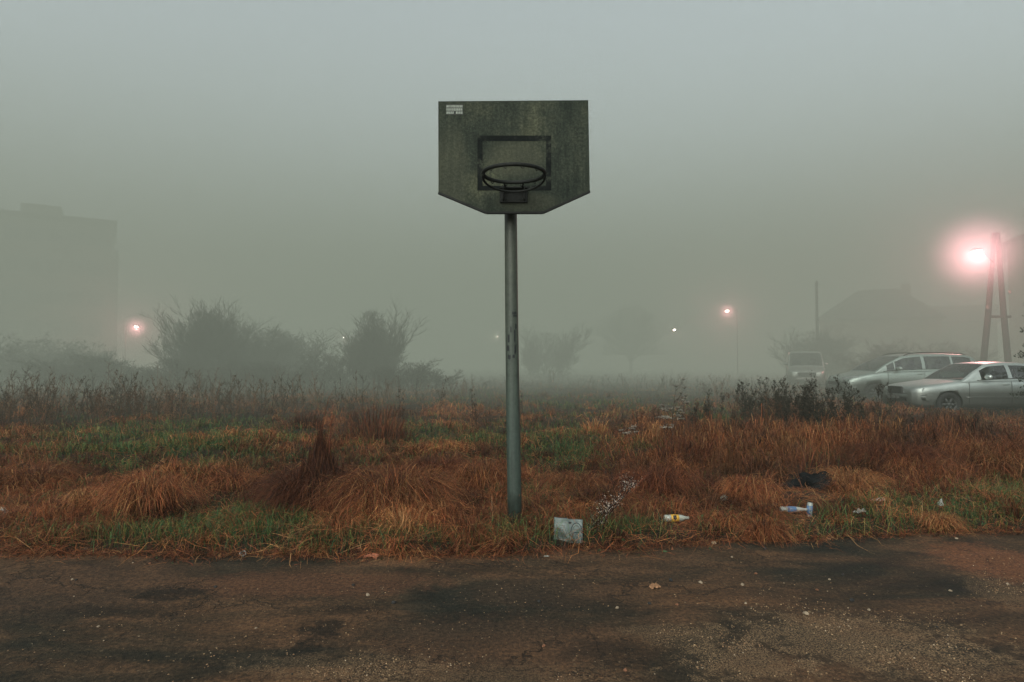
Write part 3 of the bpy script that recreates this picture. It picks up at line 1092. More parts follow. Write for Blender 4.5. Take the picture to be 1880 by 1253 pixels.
# ------------------------------------------------------------------ bare shrubs and trees in the fog
def branch_set(H, W, stems, levels, seed, up=0.75, trunk=False):
    rnd = random.Random(seed)
    thick, thin = [], []

    def grow(p, d, ln, r, lev):
        n = 3
        for _ in range(n):
            d2 = (d + Vector((rnd.gauss(0, .26), rnd.gauss(0, .26), rnd.gauss(0.05, .14)))).normalized()
            q = p + d2 * (ln / n)
            r2 = r * 0.86
            (thick if lev < 2 else thin).append((p, q, r, r2))
            if lev < levels:
                for _ in range(2 if lev > 0 else 2):
                    a = rnd.uniform(0, 2 * PI)
                    side = Vector((math.cos(a), math.sin(a), rnd.uniform(-.1, .5)))
                    dd = (d2 * 0.8 + side * rnd.uniform(.3, .62) + Vector((0, 0, .22))).normalized()
                    grow(q, dd, ln * rnd.uniform(.42, .68), r2 * .55, lev + 1)
            p, d, r = q, d2, r2

    if trunk:
        p = Vector((0, 0, -0.1))
        q = Vector((rnd.uniform(-.1, .1), 0, H * .22))
        thick.append((p, q, H * .028, H * .022))
        for s in range(stems):
            a = 2 * PI * s / stems + rnd.uniform(-.4, .4)
            grow(q, Vector((math.cos(a) * W / H * 0.9, math.sin(a) * W / H * .9, rnd.uniform(.5, 1))).normalized(), H * rnd.uniform(.42, .6), H * .014, 0)
    else:
        for s in range(stems):
            a = rnd.uniform(0, 2 * PI)
            rr = rnd.random() ** .6
            p = Vector((math.cos(a) * rr * W * .8, math.sin(a) * rr * W * .5, -0.1))
            d = Vector((math.cos(a) * rr * .38, math.sin(a) * rr * .3, 1.0)).normalized()
            grow(p, d, H * (rnd.uniform(.5, .8) * (1.12 - .65 * rr * rr)), H * .009, 0)
    return thick, thin


def pack(s, L, col, rmin):
    if not L:
        return
    p0 = np.array([tuple(a[0]) for a in L])
    p1 = np.array([tuple(a[1]) for a in L])
    r0 = np.maximum(np.array([a[2] for a in L]), rmin)
    r1 = np.maximum(np.array([a[3] for a in L]), rmin * .7)
    s.segs(p0, p1, r0, r1, np.tile(np.array(col), (len(L), 1)) * (0.7 + 0.6 * RNG.random((len(L), 1))))


def shrub(name, px, y, half, top, label, stems, levels, seed, cat='shrub', group='bare shrubs standing in the fog', trunk=False, fill=2300, rmin=0.008, leafy=0):
    b = at(px, 664, y)
    b.z = tz(b.x, b.y)
    H = (at(px, top, y).z - b.z)
    W = half / F * y
    root = empty(name, b)
    tag(root, label, cat, group)
    thick, thin = branch_set(H, W, stems, levels, seed, trunk=trunk)
    zmax = max(max(a[1].z for a in thick + thin), .1)
    k = H / zmax
    xm = np.percentile(np.abs([a[1].x for a in thick + thin]), 96)
    kx = W / max(xm, .05)
    kx = min(max(kx, .4), 2.2)
    S = lambda v: Vector((v.x * kx, v.y * kx, v.z * k))
    thick = [(S(a), S(b_), r, q) for a, b_, r, q in thick]
    thin = [(S(a), S(b_), r, q) for a, b_, r, q in thin]
    s1, s2 = Strips(), Strips()
    pack(s1, thick, (0.028, 0.022, 0.016), rmin * 1.4)
    pack(s2, thin, (0.032, 0.026, 0.018), rmin)
    if fill:
        a = RNG.random(fill) * 2 * PI
        rr = RNG.random(fill) ** .5
        zz_ = RNG.random(fill) ** 1.7 * .80
        rad_ = W * np.sqrt(np.maximum(1 - (zz_ / .86) ** 1.7, 0.02)) * (0.75 + 0.5 * vnoise(a * 1.3 + seed * 7, zz_ * 4, .8, seed)) * .95
        zf = (H * .25 if trunk else 0) + zz_ * H * (.75 if trunk else 1)
        p0 = np.stack([rr * rad_ * np.cos(a), rr * rad_ * np.sin(a) * .7, zf], -1)
        dv = np.stack([RNG.normal(0, .5, fill), RNG.normal(0, .5, fill), RNG.random(fill) * 1.1], -1)
        p1 = p0 + dv * (H * .05 * (.6 + RNG.random((fill, 1))))
        s2.segs(p0, p1, np.full(fill, rmin * 1.1), np.full(fill, rmin * .5), np.tile(np.array((0.03, 0.025, 0.018)), (fill, 1)) * (0.7 + 0.6 * RNG.random((fill, 1))))
    if leafy:
        ids = RNG.choice(len(thin), leafy)
        c = np.array([tuple(thin[i][1]) for i in ids]) + RNG.normal(0, .12, (leafy, 3))
        leaf_quads(s2, c, 0.07, (0.03, 0.03, 0.02), .4)
    s1.build('trunk' if trunk else 'branches', m_twig, root)
    s2.build('crown', m_twig, root)


shrub('bare_shrub', 374, 32, 60, 540, 'tallest bare shrub right of the glowing left lamp', 62, 3, 1)
shrub('bare_shrub', 420, 34, 70, 562, 'bare shrub with thin upright twigs right of the tallest shrub', 56, 3, 2)
shrub('bare_shrub', 505, 35, 75, 585, 'rounded bare shrub sloping down towards the middle', 44, 3, 3)
shrub('bare_shrub', 684, 33, 48, 542, 'narrow bare shrub with upright twigs around a pink lamp', 56, 3, 4)
shrub('bare_shrub', 610, 31, 70, 640, 'low dense shrub joining the two bare shrub groups', 26, 3, 5)
shrub('bare_shrub', 755, 30, 65, 655, 'low mound of brush left of the hoop post', 30, 3, 6)
shrub('bare_shrub', 85, 36, 95, 605, 'dark broad shrub in front of the apartment block', 34, 3, 7, leafy=2500)
shrub('bare_shrub', 215, 34, 55, 662, 'low shrub below the glowing left lamp', 22, 3, 8)
shrub('bare_shrub', 470, 30, 95, 652, 'low thicket in front of the rounded bare shrub', 40, 3, 31, fill=3500)
shrub('bare_shrub', 150, 31, 95, 640, 'low thicket left of the glowing left lamp', 40, 3, 32, fill=3500)
shrub('bare_shrub', 318, 30, 85, 650, 'low thicket in front of the tallest bare shrub', 40, 3, 33, fill=3500)
shrub('bare_tree', 1158, 68, 62, 545, 'faint bare tree right of the hoop post', 12, 3, 9, 'tree', 'bare trees far off in the fog', True, rmin=0.012, fill=4000)
shrub('bare_shrub', 1005, 48, 52, 592, 'faint bare shrub just right of the post', 24, 3, 10, rmin=0.011)
shrub('bare_shrub', 1500, 44, 55, 588, 'bare shrub beside the hipped house, right of the thin pole', 44, 3, 23, rmin=0.011, fill=2500)
shrub('bare_shrub', 1625, 37, 62, 618, 'dense dark shrub behind the people carrier roof', 40, 3, 15)
shrub('bare_shrub', 1735, 38, 70, 612, 'hedge-like shrub behind the saloon roof', 40, 3, 16)

# evergreen at the right edge: only its outer twigs reach into the frame
b = at(1925, 664, 15.5)
root = empty('conifer', (b.x, b.y, 0))
tag(root, 'dark evergreen whose branch tips poke in at the right edge', 'tree')
s1, s2 = Strips(), Strips()
pack(s1, [(Vector((0, 0, -.1)), Vector((0, 0, 4.2)), .07, .02)], (0.03, 0.022, 0.016), .01)
cs = []
for k in range(46):
    z = 0.6 + 3.5 * k / 46
    a = k * 2.4
    ln = .64 * (1 - (z - .6) / 4.3) + .08
    e = Vector((math.cos(a) * ln, math.sin(a) * ln, z - .1))
    pack(s1, [(Vector((0, 0, z)), e, .014, .005)], (0.03, 0.022, 0.016), .004)
    for q in range(120):
        u = random.uniform(.25, 1.02)
        cs.append((e.x * u + random.gauss(0, .05), e.y * u + random.gauss(0, .05), z - .1 * u + random.gauss(0, .04)))
leaf_quads(s2, np.array(cs), 0.032, (0.014, 0.02, 0.013))
s1.build('trunk', m_twig, root)
s2.build('crown', m_twig, root)

# ------------------------------------------------------------------ basketball hoop
BY = 5.12   # board front
t = NT('mossy_board')
mp = t.mapping((1, 1, 1))
mps = t.mapping((9, 9, 0.7))
mpc = t.mapping((3.0, 1, 2.2))
streak = t.noise(mps, 4.0, 6, 0.7)
clo = t.noise(mpc, 1.2, 5, 0.6)
spk = t.noise(mp, 90, 3, 0.75)
blot = t.noise(mp, 48, 5, 0.75)
r = t.ramp(clo[0], 0, [(0.32, (0.012, 0.0165, 0.0125)), (0.5, (0.024, 0.029, 0.021)), (0.7, (0.050, 0.053, 0.034))])
r2 = t.ramp(streak[0], 0, [(0.3, (0.55, 0.57, 0.55)), (0.52, (1, 1, 1)), (0.72, (1.45, 1.42, 1.35))])
cc = t.mix(0.8, (r, 0), (r2, 0), 'MULTIPLY')
r3 = t.ramp(blot[0], 0, [(0.38, (0.42, 0.45, 0.43)), (0.51, (0.85, 0.86, 0.85)), (0.64, (1.55, 1.52, 1.42))])
cc = t.mix(0.8, cc, (r3, 0), 'MULTIPLY')
# paler, yellower field inside the square and down the left edge
xz = t.n('ShaderNodeSeparateXYZ')
t.l(mp[0], 0, xz, 0)
for cx_, cz_, ax_, az_, am in ((0.0, 3.05, .26, .17, .55), (-.52, 2.95, .16, .42, .45), (.1, 2.70, .28, .09, .45)):
    dx_ = t.math('MULTIPLY', t.math('SUBTRACT', (xz, 0), cx_), 1 / ax_)
    dz_ = t.math('MULTIPLY', t.math('SUBTRACT', (xz, 2), cz_), 1 / az_)
    dd_ = t.math('ADD', t.math('MULTIPLY', dx_, dx_), t.math('MULTIPLY', dz_, dz_))
    dd_ = t.math('ADD', dd_, t.math('MULTIPLY', blot, .6))
    mk_ = t.n('ShaderNodeMapRange', interpolation_type='SMOOTHSTEP')
    t.t.links.new(dd_[0].outputs[0], mk_.inputs[0])
    mk_.inputs[1].default_value = 1.5
    mk_.inputs[2].default_value = 0.5
    fa_ = t.math('MULTIPLY', t.math('MULTIPLY', (mk_, 0), blot), am * 1.6, True)
    cc = t.mix(fa_, cc, (0.050, 0.051, 0.034))
r4 = t.ramp(spk[0], 0, [(0.62, (0, 0, 0)), (0.74, (0.55, 0.55, 0.55))])
cc = t.mix((r4, 0), cc, (0.11, 0.125, 0.10))
r5 = t.ramp(spk[0], 0, [(0.26, (0.7, 0.7, 0.7)), (0.40, (0, 0, 0))])
cc = t.mix((r5, 0), cc, (0.02, 0.025, 0.02))
t.bsdf(cc, 0.8, 0.12, bump=blot, bstr=0.3, bdist=0.006)
m_board = t.m

t = NT('worn_black_paint')
mp = t.mapping((1, 1, 1))
nn = t.noise(mp, 6.5, 6, 0.7)
nb = t.noise(mp, 60, 4, 0.7)
zz = t.n('ShaderNodeSeparateXYZ')
t.l(mp[0], 0, zz, 0)
vv = t.math('ADD', nn, t.math('MULTIPLY', (zz, 2), 0.0))
r = t.ramp(vv[0], 0, [(0.44, (0.003, 0.0042, 0.004)), (0.53, (0.007, 0.0085, 0.0075)), (0.60, (0.030, 0.034, 0.025))])
rb = t.ramp(nb[0], 0, [(0.35, (0.6, 0.6, 0.6)), (0.65, (1.3, 1.3, 1.25))])
cc = t.mix(0.8, (r, 0), (rb, 0), 'MULTIPLY')
t.bsdf(cc, 0.8, 0.08)
m_black = t.m

t = NT('post_paint')
mp = t.mapping((1, 1, 1))
mps = t.mapping((14, 14, 0.5))
n1 = t.noise(mps, 2.5, 6, 0.7)
n2 = t.noise(mp, 5, 6, 0.75, 0.4)
n3 = t.noise(mp, 45, 4, 0.75)
zz = t.n('ShaderNodeSeparateXYZ')
t.l(mp[0], 0, zz, 0)
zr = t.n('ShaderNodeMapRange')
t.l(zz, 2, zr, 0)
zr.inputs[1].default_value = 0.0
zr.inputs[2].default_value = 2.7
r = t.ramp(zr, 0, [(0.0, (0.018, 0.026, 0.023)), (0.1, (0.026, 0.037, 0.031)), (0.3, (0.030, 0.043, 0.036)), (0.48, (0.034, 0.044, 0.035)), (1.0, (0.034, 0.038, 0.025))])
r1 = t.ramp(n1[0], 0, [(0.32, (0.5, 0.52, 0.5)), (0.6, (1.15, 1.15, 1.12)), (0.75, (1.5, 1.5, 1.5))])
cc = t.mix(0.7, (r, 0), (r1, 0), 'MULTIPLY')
r2 = t.ramp(n2[0], 0, [(0.36, (0.45, 0.45, 0.42)), (0.5, (1, 1, 1))])
cc = t.mix(0.7, cc, (r2, 0), 'MULTIPLY')
r3 = t.ramp(n3[0], 0, [(0.3, (0.55, 0.55, 0.5)), (0.5, (1, 1, 1)), (0.72, (1.35, 1.35, 1.3))])
cc = t.mix(0.7, cc, (r3, 0), 'MULTIPLY')
t.bsdf(cc, 0.5, 0.4, bump=n3, bstr=0.15, bdist=0.004)
m_post = t.m
m_rim = simple('rusted_steel', (0.007, 0.0078, 0.0068), 0.65, 0.15, 0.0, 0.5, 30, 0.2)
m_marker = simple('black_marker', (0.008, 0.010, 0.010), 0.6, 0.3, 0, 0.5, 40)

PY_ = 5.33
pb = at(945.5, 968, PY_)
hoop = empty('basketball_hoop', (pb.x, PY_, tz(pb.x, PY_) - 0.05))
tag(hoop, 'weathered basketball hoop with a mossy grey backboard on a thin steel post', 'basketball hoop')
HL = Vector(hoop.location)


def L(v):
    return Vector(v) - HL


# post
pts, rad = [], []
for py, px in ((990, 945.8), (900, 944.2), (800, 942.6), (700, 941.0), (600, 939.6), (500, 938.6), (390, 937.6), (300, 937.2), (262, 937.0)):
    p = at(px, py, PY_)
    pts.append(L(p))
    rad.append(0.0595 - 0.0085 * (990 - py) / 728)
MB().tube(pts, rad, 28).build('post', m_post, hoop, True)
post_ob = hoop.children[0]
# scribbled black marks on the post
mk = MB()
for px, py, hgt, wid in ((944, 576, 5, 8), (946, 581, 3, 8), (934, 622, 14, 3.2), (945, 618, 22, 2.6), (933, 640, 10, 4), (946, 641, 16, 3.4), (935, 656, 8, 5), (943, 655, 6, 4), (938, 606, 10, 2), (947, 600, 9, 2.6)):
    c = at(px, py, PY_)
    k = (990 - py) / 728
    rr = 0.0595 - 0.0085 * k + 0.0012
    ax = at(940, py, PY_)
    cxp = np.interp(py, [390, 500, 600, 700, 800], [937.6, 938.6, 939.6, 941, 942.6])
    axx = at(cxp, py, PY_)
    dx = (px - cxp) / F * PY_
    hw_ = wid / F * PY_ / 2
    hh = hgt / F * PY_ / 2
    vs, fs = [], []
    for q in range(5):
        xx = max(-rr * .97, min(rr * .97, dx + (q / 2 - 1) * hw_))
        yy = -math.sqrt(rr * rr - xx * xx)
        j = random.uniform(-.3, .3) * hh
        vs += [L((axx.x + xx, PY_ + yy, axx.z - hh + j)), L((axx.x + xx, PY_ + yy, axx.z + hh + j))]
    for q in range(4):
        fs.append((2 * q, 2 * q + 2, 2 * q + 3, 2 * q + 1))
    mk.add(vs, fs)
mk.build('graffiti', m_marker, hoop)

# backboard
outline = [(804.5, 186), (1080, 184), (1083, 350.5), (997, 389.5), (892.5, 389.5), (805, 353)]
poly = []
for px, py in outline:
    p = at(px, py, BY)
    poly.append((p.x - HL.x, p.z - HL.z))
poly_r = poly[::-1]
TH = 0.022


def bevel_board(poly, y0, y1, bev):
    n = len(poly)
    cx_ = sum(p[0] for p in poly) / n
    cz_ = sum(p[1] for p in poly) / n
    sh = [(cx_ + (x - cx_) * (1 - bev / .6), cz_ + (z - cz_) * (1 - bev / .45)) for x, z in poly]
    rings = [(sh, y0), (poly, y0 + bev), (poly, y1 - bev), (sh, y1)]
    vs = [(x, y, z) for pl, y in rings for x, z in pl]
    fs = [tuple(range(n))[::-1], tuple(range(3 * n, 4 * n))]
    for r_ in range(3):
        for i in range(n):
            j = (i + 1) % n
            fs.append((r_ * n + i, r_ * n + j, r_ * n + n + j, r_ * n + n + i))
    return vs, fs


vs, fs = bevel_board(poly_r, BY - HL.y, BY - HL.y + TH, 0.003)
board = MB().add(vs, fs).build('backboard', m_board, hoop)
# steel edge under the board (dark lower rim)
eb = MB()
lows = [poly[5], poly[4], poly[3], poly[2]]
for a, b_ in zip(lows[:-1], lows[1:]):
    a, b_ = Vector((a[0], 0, a[1])), Vector((b_[0], 0, b_[1]))
    d = (b_ - a).normalized()
    nrm = Vector((d.z, 0, -d.x))
    y0, y1 = BY - HL.y - .002, BY - HL.y + TH + .012
    vs = []
    for p in (a, b_):
        for off_, yy in ((0.004, y0), (-0.012, y0), (-0.012, y1), (0.004, y1)):
            q = p - nrm * off_ if off_ > 0 else p - nrm * off_
            vs.append((q.x, yy, q.z))
    eb.add(vs, [(0, 1, 5, 4), (1, 2, 6, 5), (2, 3, 7, 6), (3, 0, 4, 7), (3, 2, 1, 0), (4, 5, 6, 7)])
eb.build('edge_strip', m_rim, board)


def bl(px, py, dy):
    p = at(px, py, BY)
    return (p.x - HL.x, BY - HL.y - dy, p.z - HL.z)


# the worn painted shooter's square: four strips butted into one mesh
sq = MB()
o_, i_ = (876.5, 249.5, 1012, 350), (886, 259.5, 1002.5, 341.5)
for a in ((o_[0], o_[1], o_[2], i_[1]), (o_[0], i_[3], o_[2], o_[3]), (o_[0], i_[1], i_[0], i_[3]), (i_[2], i_[1], o_[2], i_[3])):
    NX = 12
    vs = [bl(a[0] + (a[2] - a[0]) * i / NX, a[1] if j == 0 else a[3], .0022) for j in (0, 1) for i in range(NX + 1)]
    sq.add(vs, [(NX + 1 + i, NX + 2 + i, i + 1, i) for i in range(NX)])
sq.build('target_square', m_black, board)

# small grid sticker
m_stick = simple('sticker_paper', (0.15, 0.165, 0.14), 0.6, 0.3, 0, 0.3, 60)
stk = MB()
vs_base = []
ncol, nrow = 9, 3
x0, y0, x1, y1 = 819.5, 193, 849.5, 210.5
for rr in range(nrow):
    xx = x0
    while xx < x1 - .5:
        wd = random.choice([1.6, 2.6, 3.4, 4.6])
        xe = min(xx + wd, x1)
        ya = y0 + (y1 - y0) * rr / nrow + .75
        yb = y0 + (y1 - y0) * (rr + 1) / nrow - .75
        if not (rr == 2 and 832 < xx < 836):
            stk.add([bl(xx + .25, yb, .0035), bl(xe - .25, yb, .0035), bl(xe - .25, ya, .0035), bl(xx + .25, ya, .0035)], [(0, 1, 2, 3)])
            if random.random() < .5:
                pass
        xx = xe
stk.build('sticker', m_stick, board)
stb = MB().add([bl(x0 - .6, y1 + .6, .0022), bl(x1 + .6, y1 + .6, .0022), bl(x1 + .6, y0 - .6, .0022), bl(x0 - .6, y0 - .6, .0022)], [(0, 1, 2, 3)])
stb.build('sticker_backing', simple('sticker_ink', (0.03, 0.034, 0.028), 0.7, 0.2, 0, 0.4, 80), board)
stb2 = MB().add([bl(833, 209.6, .005), bl(836, 209.6, .005), bl(835.5, 206, .005), bl(833.5, 206, .005)], [(0, 1, 2, 3)]).build('sticker_mark', m_marker, board)

# rim
RC = at(943.5, 319.5, 4.745)
RR = 0.231
ring = []
for k in range(64):
    a = 2 * PI * k / 64
    ring.append(L((RC.x + RR * math.cos(a), RC.y + RR * math.sin(a), RC.z)))
rim = MB().tube(ring, 0.0145, 12, closed=True).build('rim', m_rim, hoop, True)
for k in range(12):
    hk = MB()
    a = 2 * PI * (k + .5) / 12
    hk_pts = []
    for q in range(7):
        an = PI * q / 6
        hk_pts.append(L((RC.x + (RR + .004) * math.cos(a) - math.sin(a) * .013 * math.cos(an), RC.y + (RR + .004) * math.sin(a) + math.cos(a) * .013 * math.cos(an), RC.z - .008 - .019 * math.sin(an))))
    hk.tube(hk_pts, .0032, 6)
    hk.build('hook', m_rim, rim, True)
# lower brace bow from the ring sides down to the bracket
bow = []
for k in range(33):
    a = PI * k / 32
    dz = -0.058 * math.sin(a) ** 0.7
    bow.append(L((RC.x + (RR + .004) * math.cos(a), RC.y + (RR - .01) * math.sin(a) + .02 * math.sin(a), RC.z - .012 + dz)))
MB().tube(bow, 0.009, 10).build('brace', m_rim, rim, True)
for xx in (-.075, .075):
    pl = MB()
    pl.tube([L((RC.x + xx, RC.y + RR * .93, RC.z)), L((RC.x + xx * .9, BY - .012, RC.z - .012))], .008, 8)
    pl.build('arm', m_rim, rim, True)
bk = MB()
bc = at(943, 359, BY)
bk.box(L((bc.x, BY - .010, bc.z)), (.225, .016, .125), bev=.004)
bk.box(L((bc.x, BY - .035, bc.z + .05)), (.225, .05, .012), bev=.003)
bk.box(L((bc.x - .085, BY - .045, bc.z + .0)), (.008, .056, .1), bev=.002)
bk.box(L((bc.x + .085, BY - .045, bc.z + .0)), (.008, .056, .1), bev=.002)
brk = bk.build('bracket', m_rim, hoop)
for sx in (-.055, .055):
    for sz in (-.04, .02):
        MB().lathe([(0, 0), (.009, 0), (.009, .007), (0, .008)], 6, Matrix.Translation(L((bc.x + sx, BY - .018, bc.z + sz))) @ Matrix.Rotation(PI / 2, 4, 'X')).build('bolt', m_rim, brk)
# mount between post and board, behind the board
mt = MB()
for py in (285, 372):
    p = at(941, py, PY_)
    mt.box(L((p.x, (BY + TH + PY_ - .05) / 2 + .003, p.z)), (.09, PY_ - .05 - BY - TH + .01, .05))
    mt.box(L((p.x, BY + TH + .008, p.z)), (.6, .014, .045))
mt.build('mount', m_rim, hoop)

# ------------------------------------------------------------------ litter
CR = lambda p, s, k: mnoise.noise_vector(Vector(p) * s) * k


def grass_point(px, py, dz=0.03):
    b = ground_at(px, py, 0.03)
    b.z = tz(b.x, b.y) + dz
    return b


# the white package with printed text and a drawing
b = grass_point(1043, 990, 0.0)
pk = empty('plastic_package', b, R(-3))
tag(pk, 'white printed plastic package standing in the grass right of the post', 'package')
t = NT('white_plastic')
mp = t.mapping()
n1 = t.noise(mp, 9, 5, .7)
r = t.ramp(n1[0], 0, [(.3, (.05, .066, .062)), (.6, (.095, .115, .108))])
t.bsdf((r, 0), .45, .4, bump=n1, bstr=.3, bdist=.01)
m_white = t.m


def pk_front(u, v):
    """front sheet: u 0..1 left to right, v 0..1 up"""
    x = -.112 + .222 * u + .006 * v
    z = -.02 + .172 * v - .008 * u * v + (.008 if u < .45 and v > .9 else 0)
    y = -.03 + .07 * v + .012 * math.sin(u * 7 + v * 3) + CR((u * 2, v * 2, 4), 1.6, .016).y
    return Vector((x, y, z))


N = 18
pm = MB()
vs = [pk_front(i / N, j / N) for j in range(N + 1) for i in range(N + 1)]
vs += [pk_front(i / N, j / N) + Vector((0, .045 * (1 - .5 * j / N), 0)) for j in range(N + 1) for i in range(N + 1)]
K = (N + 1) ** 2
fs = []
for j in range(N):
    for i in range(N):
        q = j * (N + 1) + i
        fs.append((q, q + 1, q + N + 2, q + N + 1))
        fs.append((K + q + N + 1, K + q + N + 2, K + q + 1, K + q))
for i in range(N):
    for a, b_ in ((i, i + 1), (N * (N + 1) + i + 1, N * (N + 1) + i), ((i + 1) * (N + 1), i * (N + 1)), (i * (N + 1) + N, (i + 1) * (N + 1) + N)):
        fs.append((b_, a, K + a, K + b_))
pm.add(vs, fs).build('wrapper', m_white, pk, True)
m_ink = simple('print_ink', (0.015, 0.024, 0.026), .6, .3, 0, .4, 50)


def stroke(mb, pts, w_):
    for (u0, v0), (u1, v1) in zip(pts[:-1], pts[1:]):
        a, b_ = pk_front(u0, v0) - Vector((0, .003, 0)), pk_front(u1, v1) - Vector((0, .003, 0))
        d = (b_ - a)
        nn = Vector((-d.z, 0, d.x)).normalized() * w_ / 2
        mb.add([a - nn, b_ - nn, b_ + nn, a + nn], [(0, 1, 2, 3)])


tx = MB()
for k in range(7):
    v = .86 - k * .095
    u = .06
    while u < .40 - (k % 3) * .04:
        e = u + random.uniform(.02, .06)
        stroke(tx, [(u, v), (e, v)], .0022)
        u = e + .015
tx.build('printed_text', simple('faint_ink', (.06, .085, .085), .6, .3, 0, .3, 50), pk)
dr = MB()
arc = [(.78 + .19 * math.cos(a), .50 + .36 * math.sin(a)) for a in np.linspace(-.2, PI * 1.02, 22)]
stroke(dr, arc, .007)
stroke(dr, [(.78 + .13 * math.cos(a), .50 + .26 * math.sin(a)) for a in np.linspace(.1, PI * .9, 16)], .003)
stroke(dr, [(.70, .45), (.80, .47), (.88, .45)], .006)
stroke(dr, [(.80, .47), (.79, .38), (.83, .36)], .003)
stroke(dr, [(.57, .40), (.52, .22), (.50, .05)], .004)
stroke(dr, [(.57, .40), (.62, .30)], .004)
stroke(dr, [(.90, .40), (.95, .2), (.96, .08)], .004)
stroke(dr, [(.50, .86), (.60, .86)], .02)
stroke(dr, [(.62, .22), (.70, .12), (.86, .12)], .003)
stroke(dr, [(.08, .78), (.14, .45), (.18, .1)], .004)
dr.build('printed_drawing', m_ink, pk)


def bottle(px, py, length, rad_, rz, name, label, mat, lab_mat=None, tilt=0.0, cat='bottle', capm=None):
    b = grass_point(px, py, rad_ + .02)
    root = empty(name, b, rz)
    tag(root, label, cat)
    M = Matrix.Rotation(PI / 2 + tilt, 4, 'Y') @ Matrix.Translation((0, 0, -length / 2))
    Ls, r_ = length, rad_
    prof = [(0, .004), (r_ * .75, 0), (r_, .008), (r_ * .96, Ls * .2), (r_, Ls * .24), (r_, Ls * .62), (r_ * .9, Ls * .7), (r_ * .5, Ls * .86), (r_ * .4, Ls * .9), (r_ * .4, Ls * .93), (0, Ls * .93)]
    MB().lathe(prof, 20, M).build('shell', mat, root, True)
    if lab_mat:
        MB().lathe([(r_ + .0015, Ls * .26), (r_ + .0015, Ls * .58)], 20, M).build('paper_label', lab_mat, root, True)
    MB().lathe([(0, Ls * .9), (r_ * .48, Ls * .9), (r_ * .48, Ls), (0, Ls)], 16, M).build('cap', capm or mat, root, True)
    return root


m_pl1 = simple('clear_dirty_plastic', (.22, .23, .2), .3, .5, 0, .35, 25)
m_yel = simple('yellow_label', (.45, .25, .03), .5, .4, 0, .25, 20)
m_blue = simple('blue_print', (.06, .11, .19), .4, .4, 0, .45, 25)
m_pale = simple('pale_paper', (.20, .20, .18), .6, .3, 0, .3, 14)
root = bottle(1242, 965, .21, .028, R(4), 'plastic_bottle', 'white plastic bottle with a yellow and black label at the asphalt edge', m_pl1, m_yel)
bd = MB()
M = Matrix.Rotation(PI / 2, 4, 'Y') @ Matrix.Translation((0, 0, -.105))
for (u0, u1, a0, a1) in ((.070, .098, -2.6, -1.5), (.078, .09, -1.6, -1.1)):
    vs, fs = [], []
    for j in range(6):
        a = a0 + (a1 - a0) * j / 5
        for u in (u0, u1):
            vs.append(M @ Vector((.0312 * math.cos(a + PI * .0), .0312 * math.sin(a), u)))
    for j in range(5):
        fs.append((2 * j, 2 * j + 1, 2 * j + 3, 2 * j + 2))
    bd.add(vs, fs)
bd.build('emblem', m_marker, root)
bottle(1457, 954, .23, .024, R(-2), 'plastic_bottle', 'pale blue and white bottle lying beside the upright can', m_pale, m_blue, 0.0)
# upright can
b = grass_point(1486, 954, 0.0)
can = empty('drinks_can', b)
tag(can, 'blue and silver drinks can standing beside the lying pale bottle', 'can')
Mt = Matrix.Rotation(R(4), 4, 'Y')
r_ = .0245
MB().lathe([(0, .003), (r_ * .8, 0), (r_, .010), (r_, .108), (r_ * .84, .118), (r_ * .84, .122), (r_ * .78, .117), (0, .117)], 22, Mt).build('shell', simple('can_metal', (.25, .27, .25), .45, .4, .4, .2, 30), can, True)
lb = MB().lathe([(r_ + .001, .02), (r_ + .001, .098)], 22, Mt).build('printed_band', m_blue, can, True)
pp = MB()
for u, v in ((-.4, .085), (-.1, .07), (.2, .05), (-.3, .045), (.1, .032)):
    vs = [Mt @ Vector((math.sin(u + s_ * .22) * (r_ + .002), -math.cos(u + s_ * .22) * (r_ + .002), v + z_ * .006)) for z_ in (-1, 1) for s_ in (-1, 1)]
    pp.add(vs, [(0, 1, 3, 2)])
pp.build('print_marks', m_pale, can)


def crumple(name, px, py, sx, sy, sz, mat, label, cat, seed, dz=.02, rz=0, N=14, asphalt=False):
    if asphalt:
        b = ground_at(px, py)
        b.z = asp_z(b.x, b.y) + .004
    else:
        b = grass_point(px, py, dz)
    mb = MB()
    vs = []
    for j in range(N + 1):
        for i in range(N + 1):
            u, v = i / N * 2 - 1, j / N * 2 - 1
            rr = 1 - .22 * (u * u * v * v)
            p = Vector((u * rr, v * rr, 0))
            nv = mnoise.noise_vector(Vector((u * 1.6 + seed, v * 1.6, seed))) + .5 * mnoise.noise_vector(Vector((u * 4 + seed, v * 4, 7)))
            e = math.sqrt(u * u + v * v)
            p = Vector((p.x * sx + nv.x * sx * .28, p.y * sy + nv.y * sy * .28, sz * max(.02, (.75 - .55 * e + nv.z * .75))))
            vs.append(p)
    fs = [(j * (N + 1) + i, j * (N + 1) + i + 1, (j + 1) * (N + 1) + i + 1, (j + 1) * (N + 1) + i) for j in range(N) for i in range(N)]
    o = mb.add(vs, fs).build(name, mat)
    o.location = b
    o.rotation_euler = (0, 0, rz)
    tag(o, label, cat)
    return o


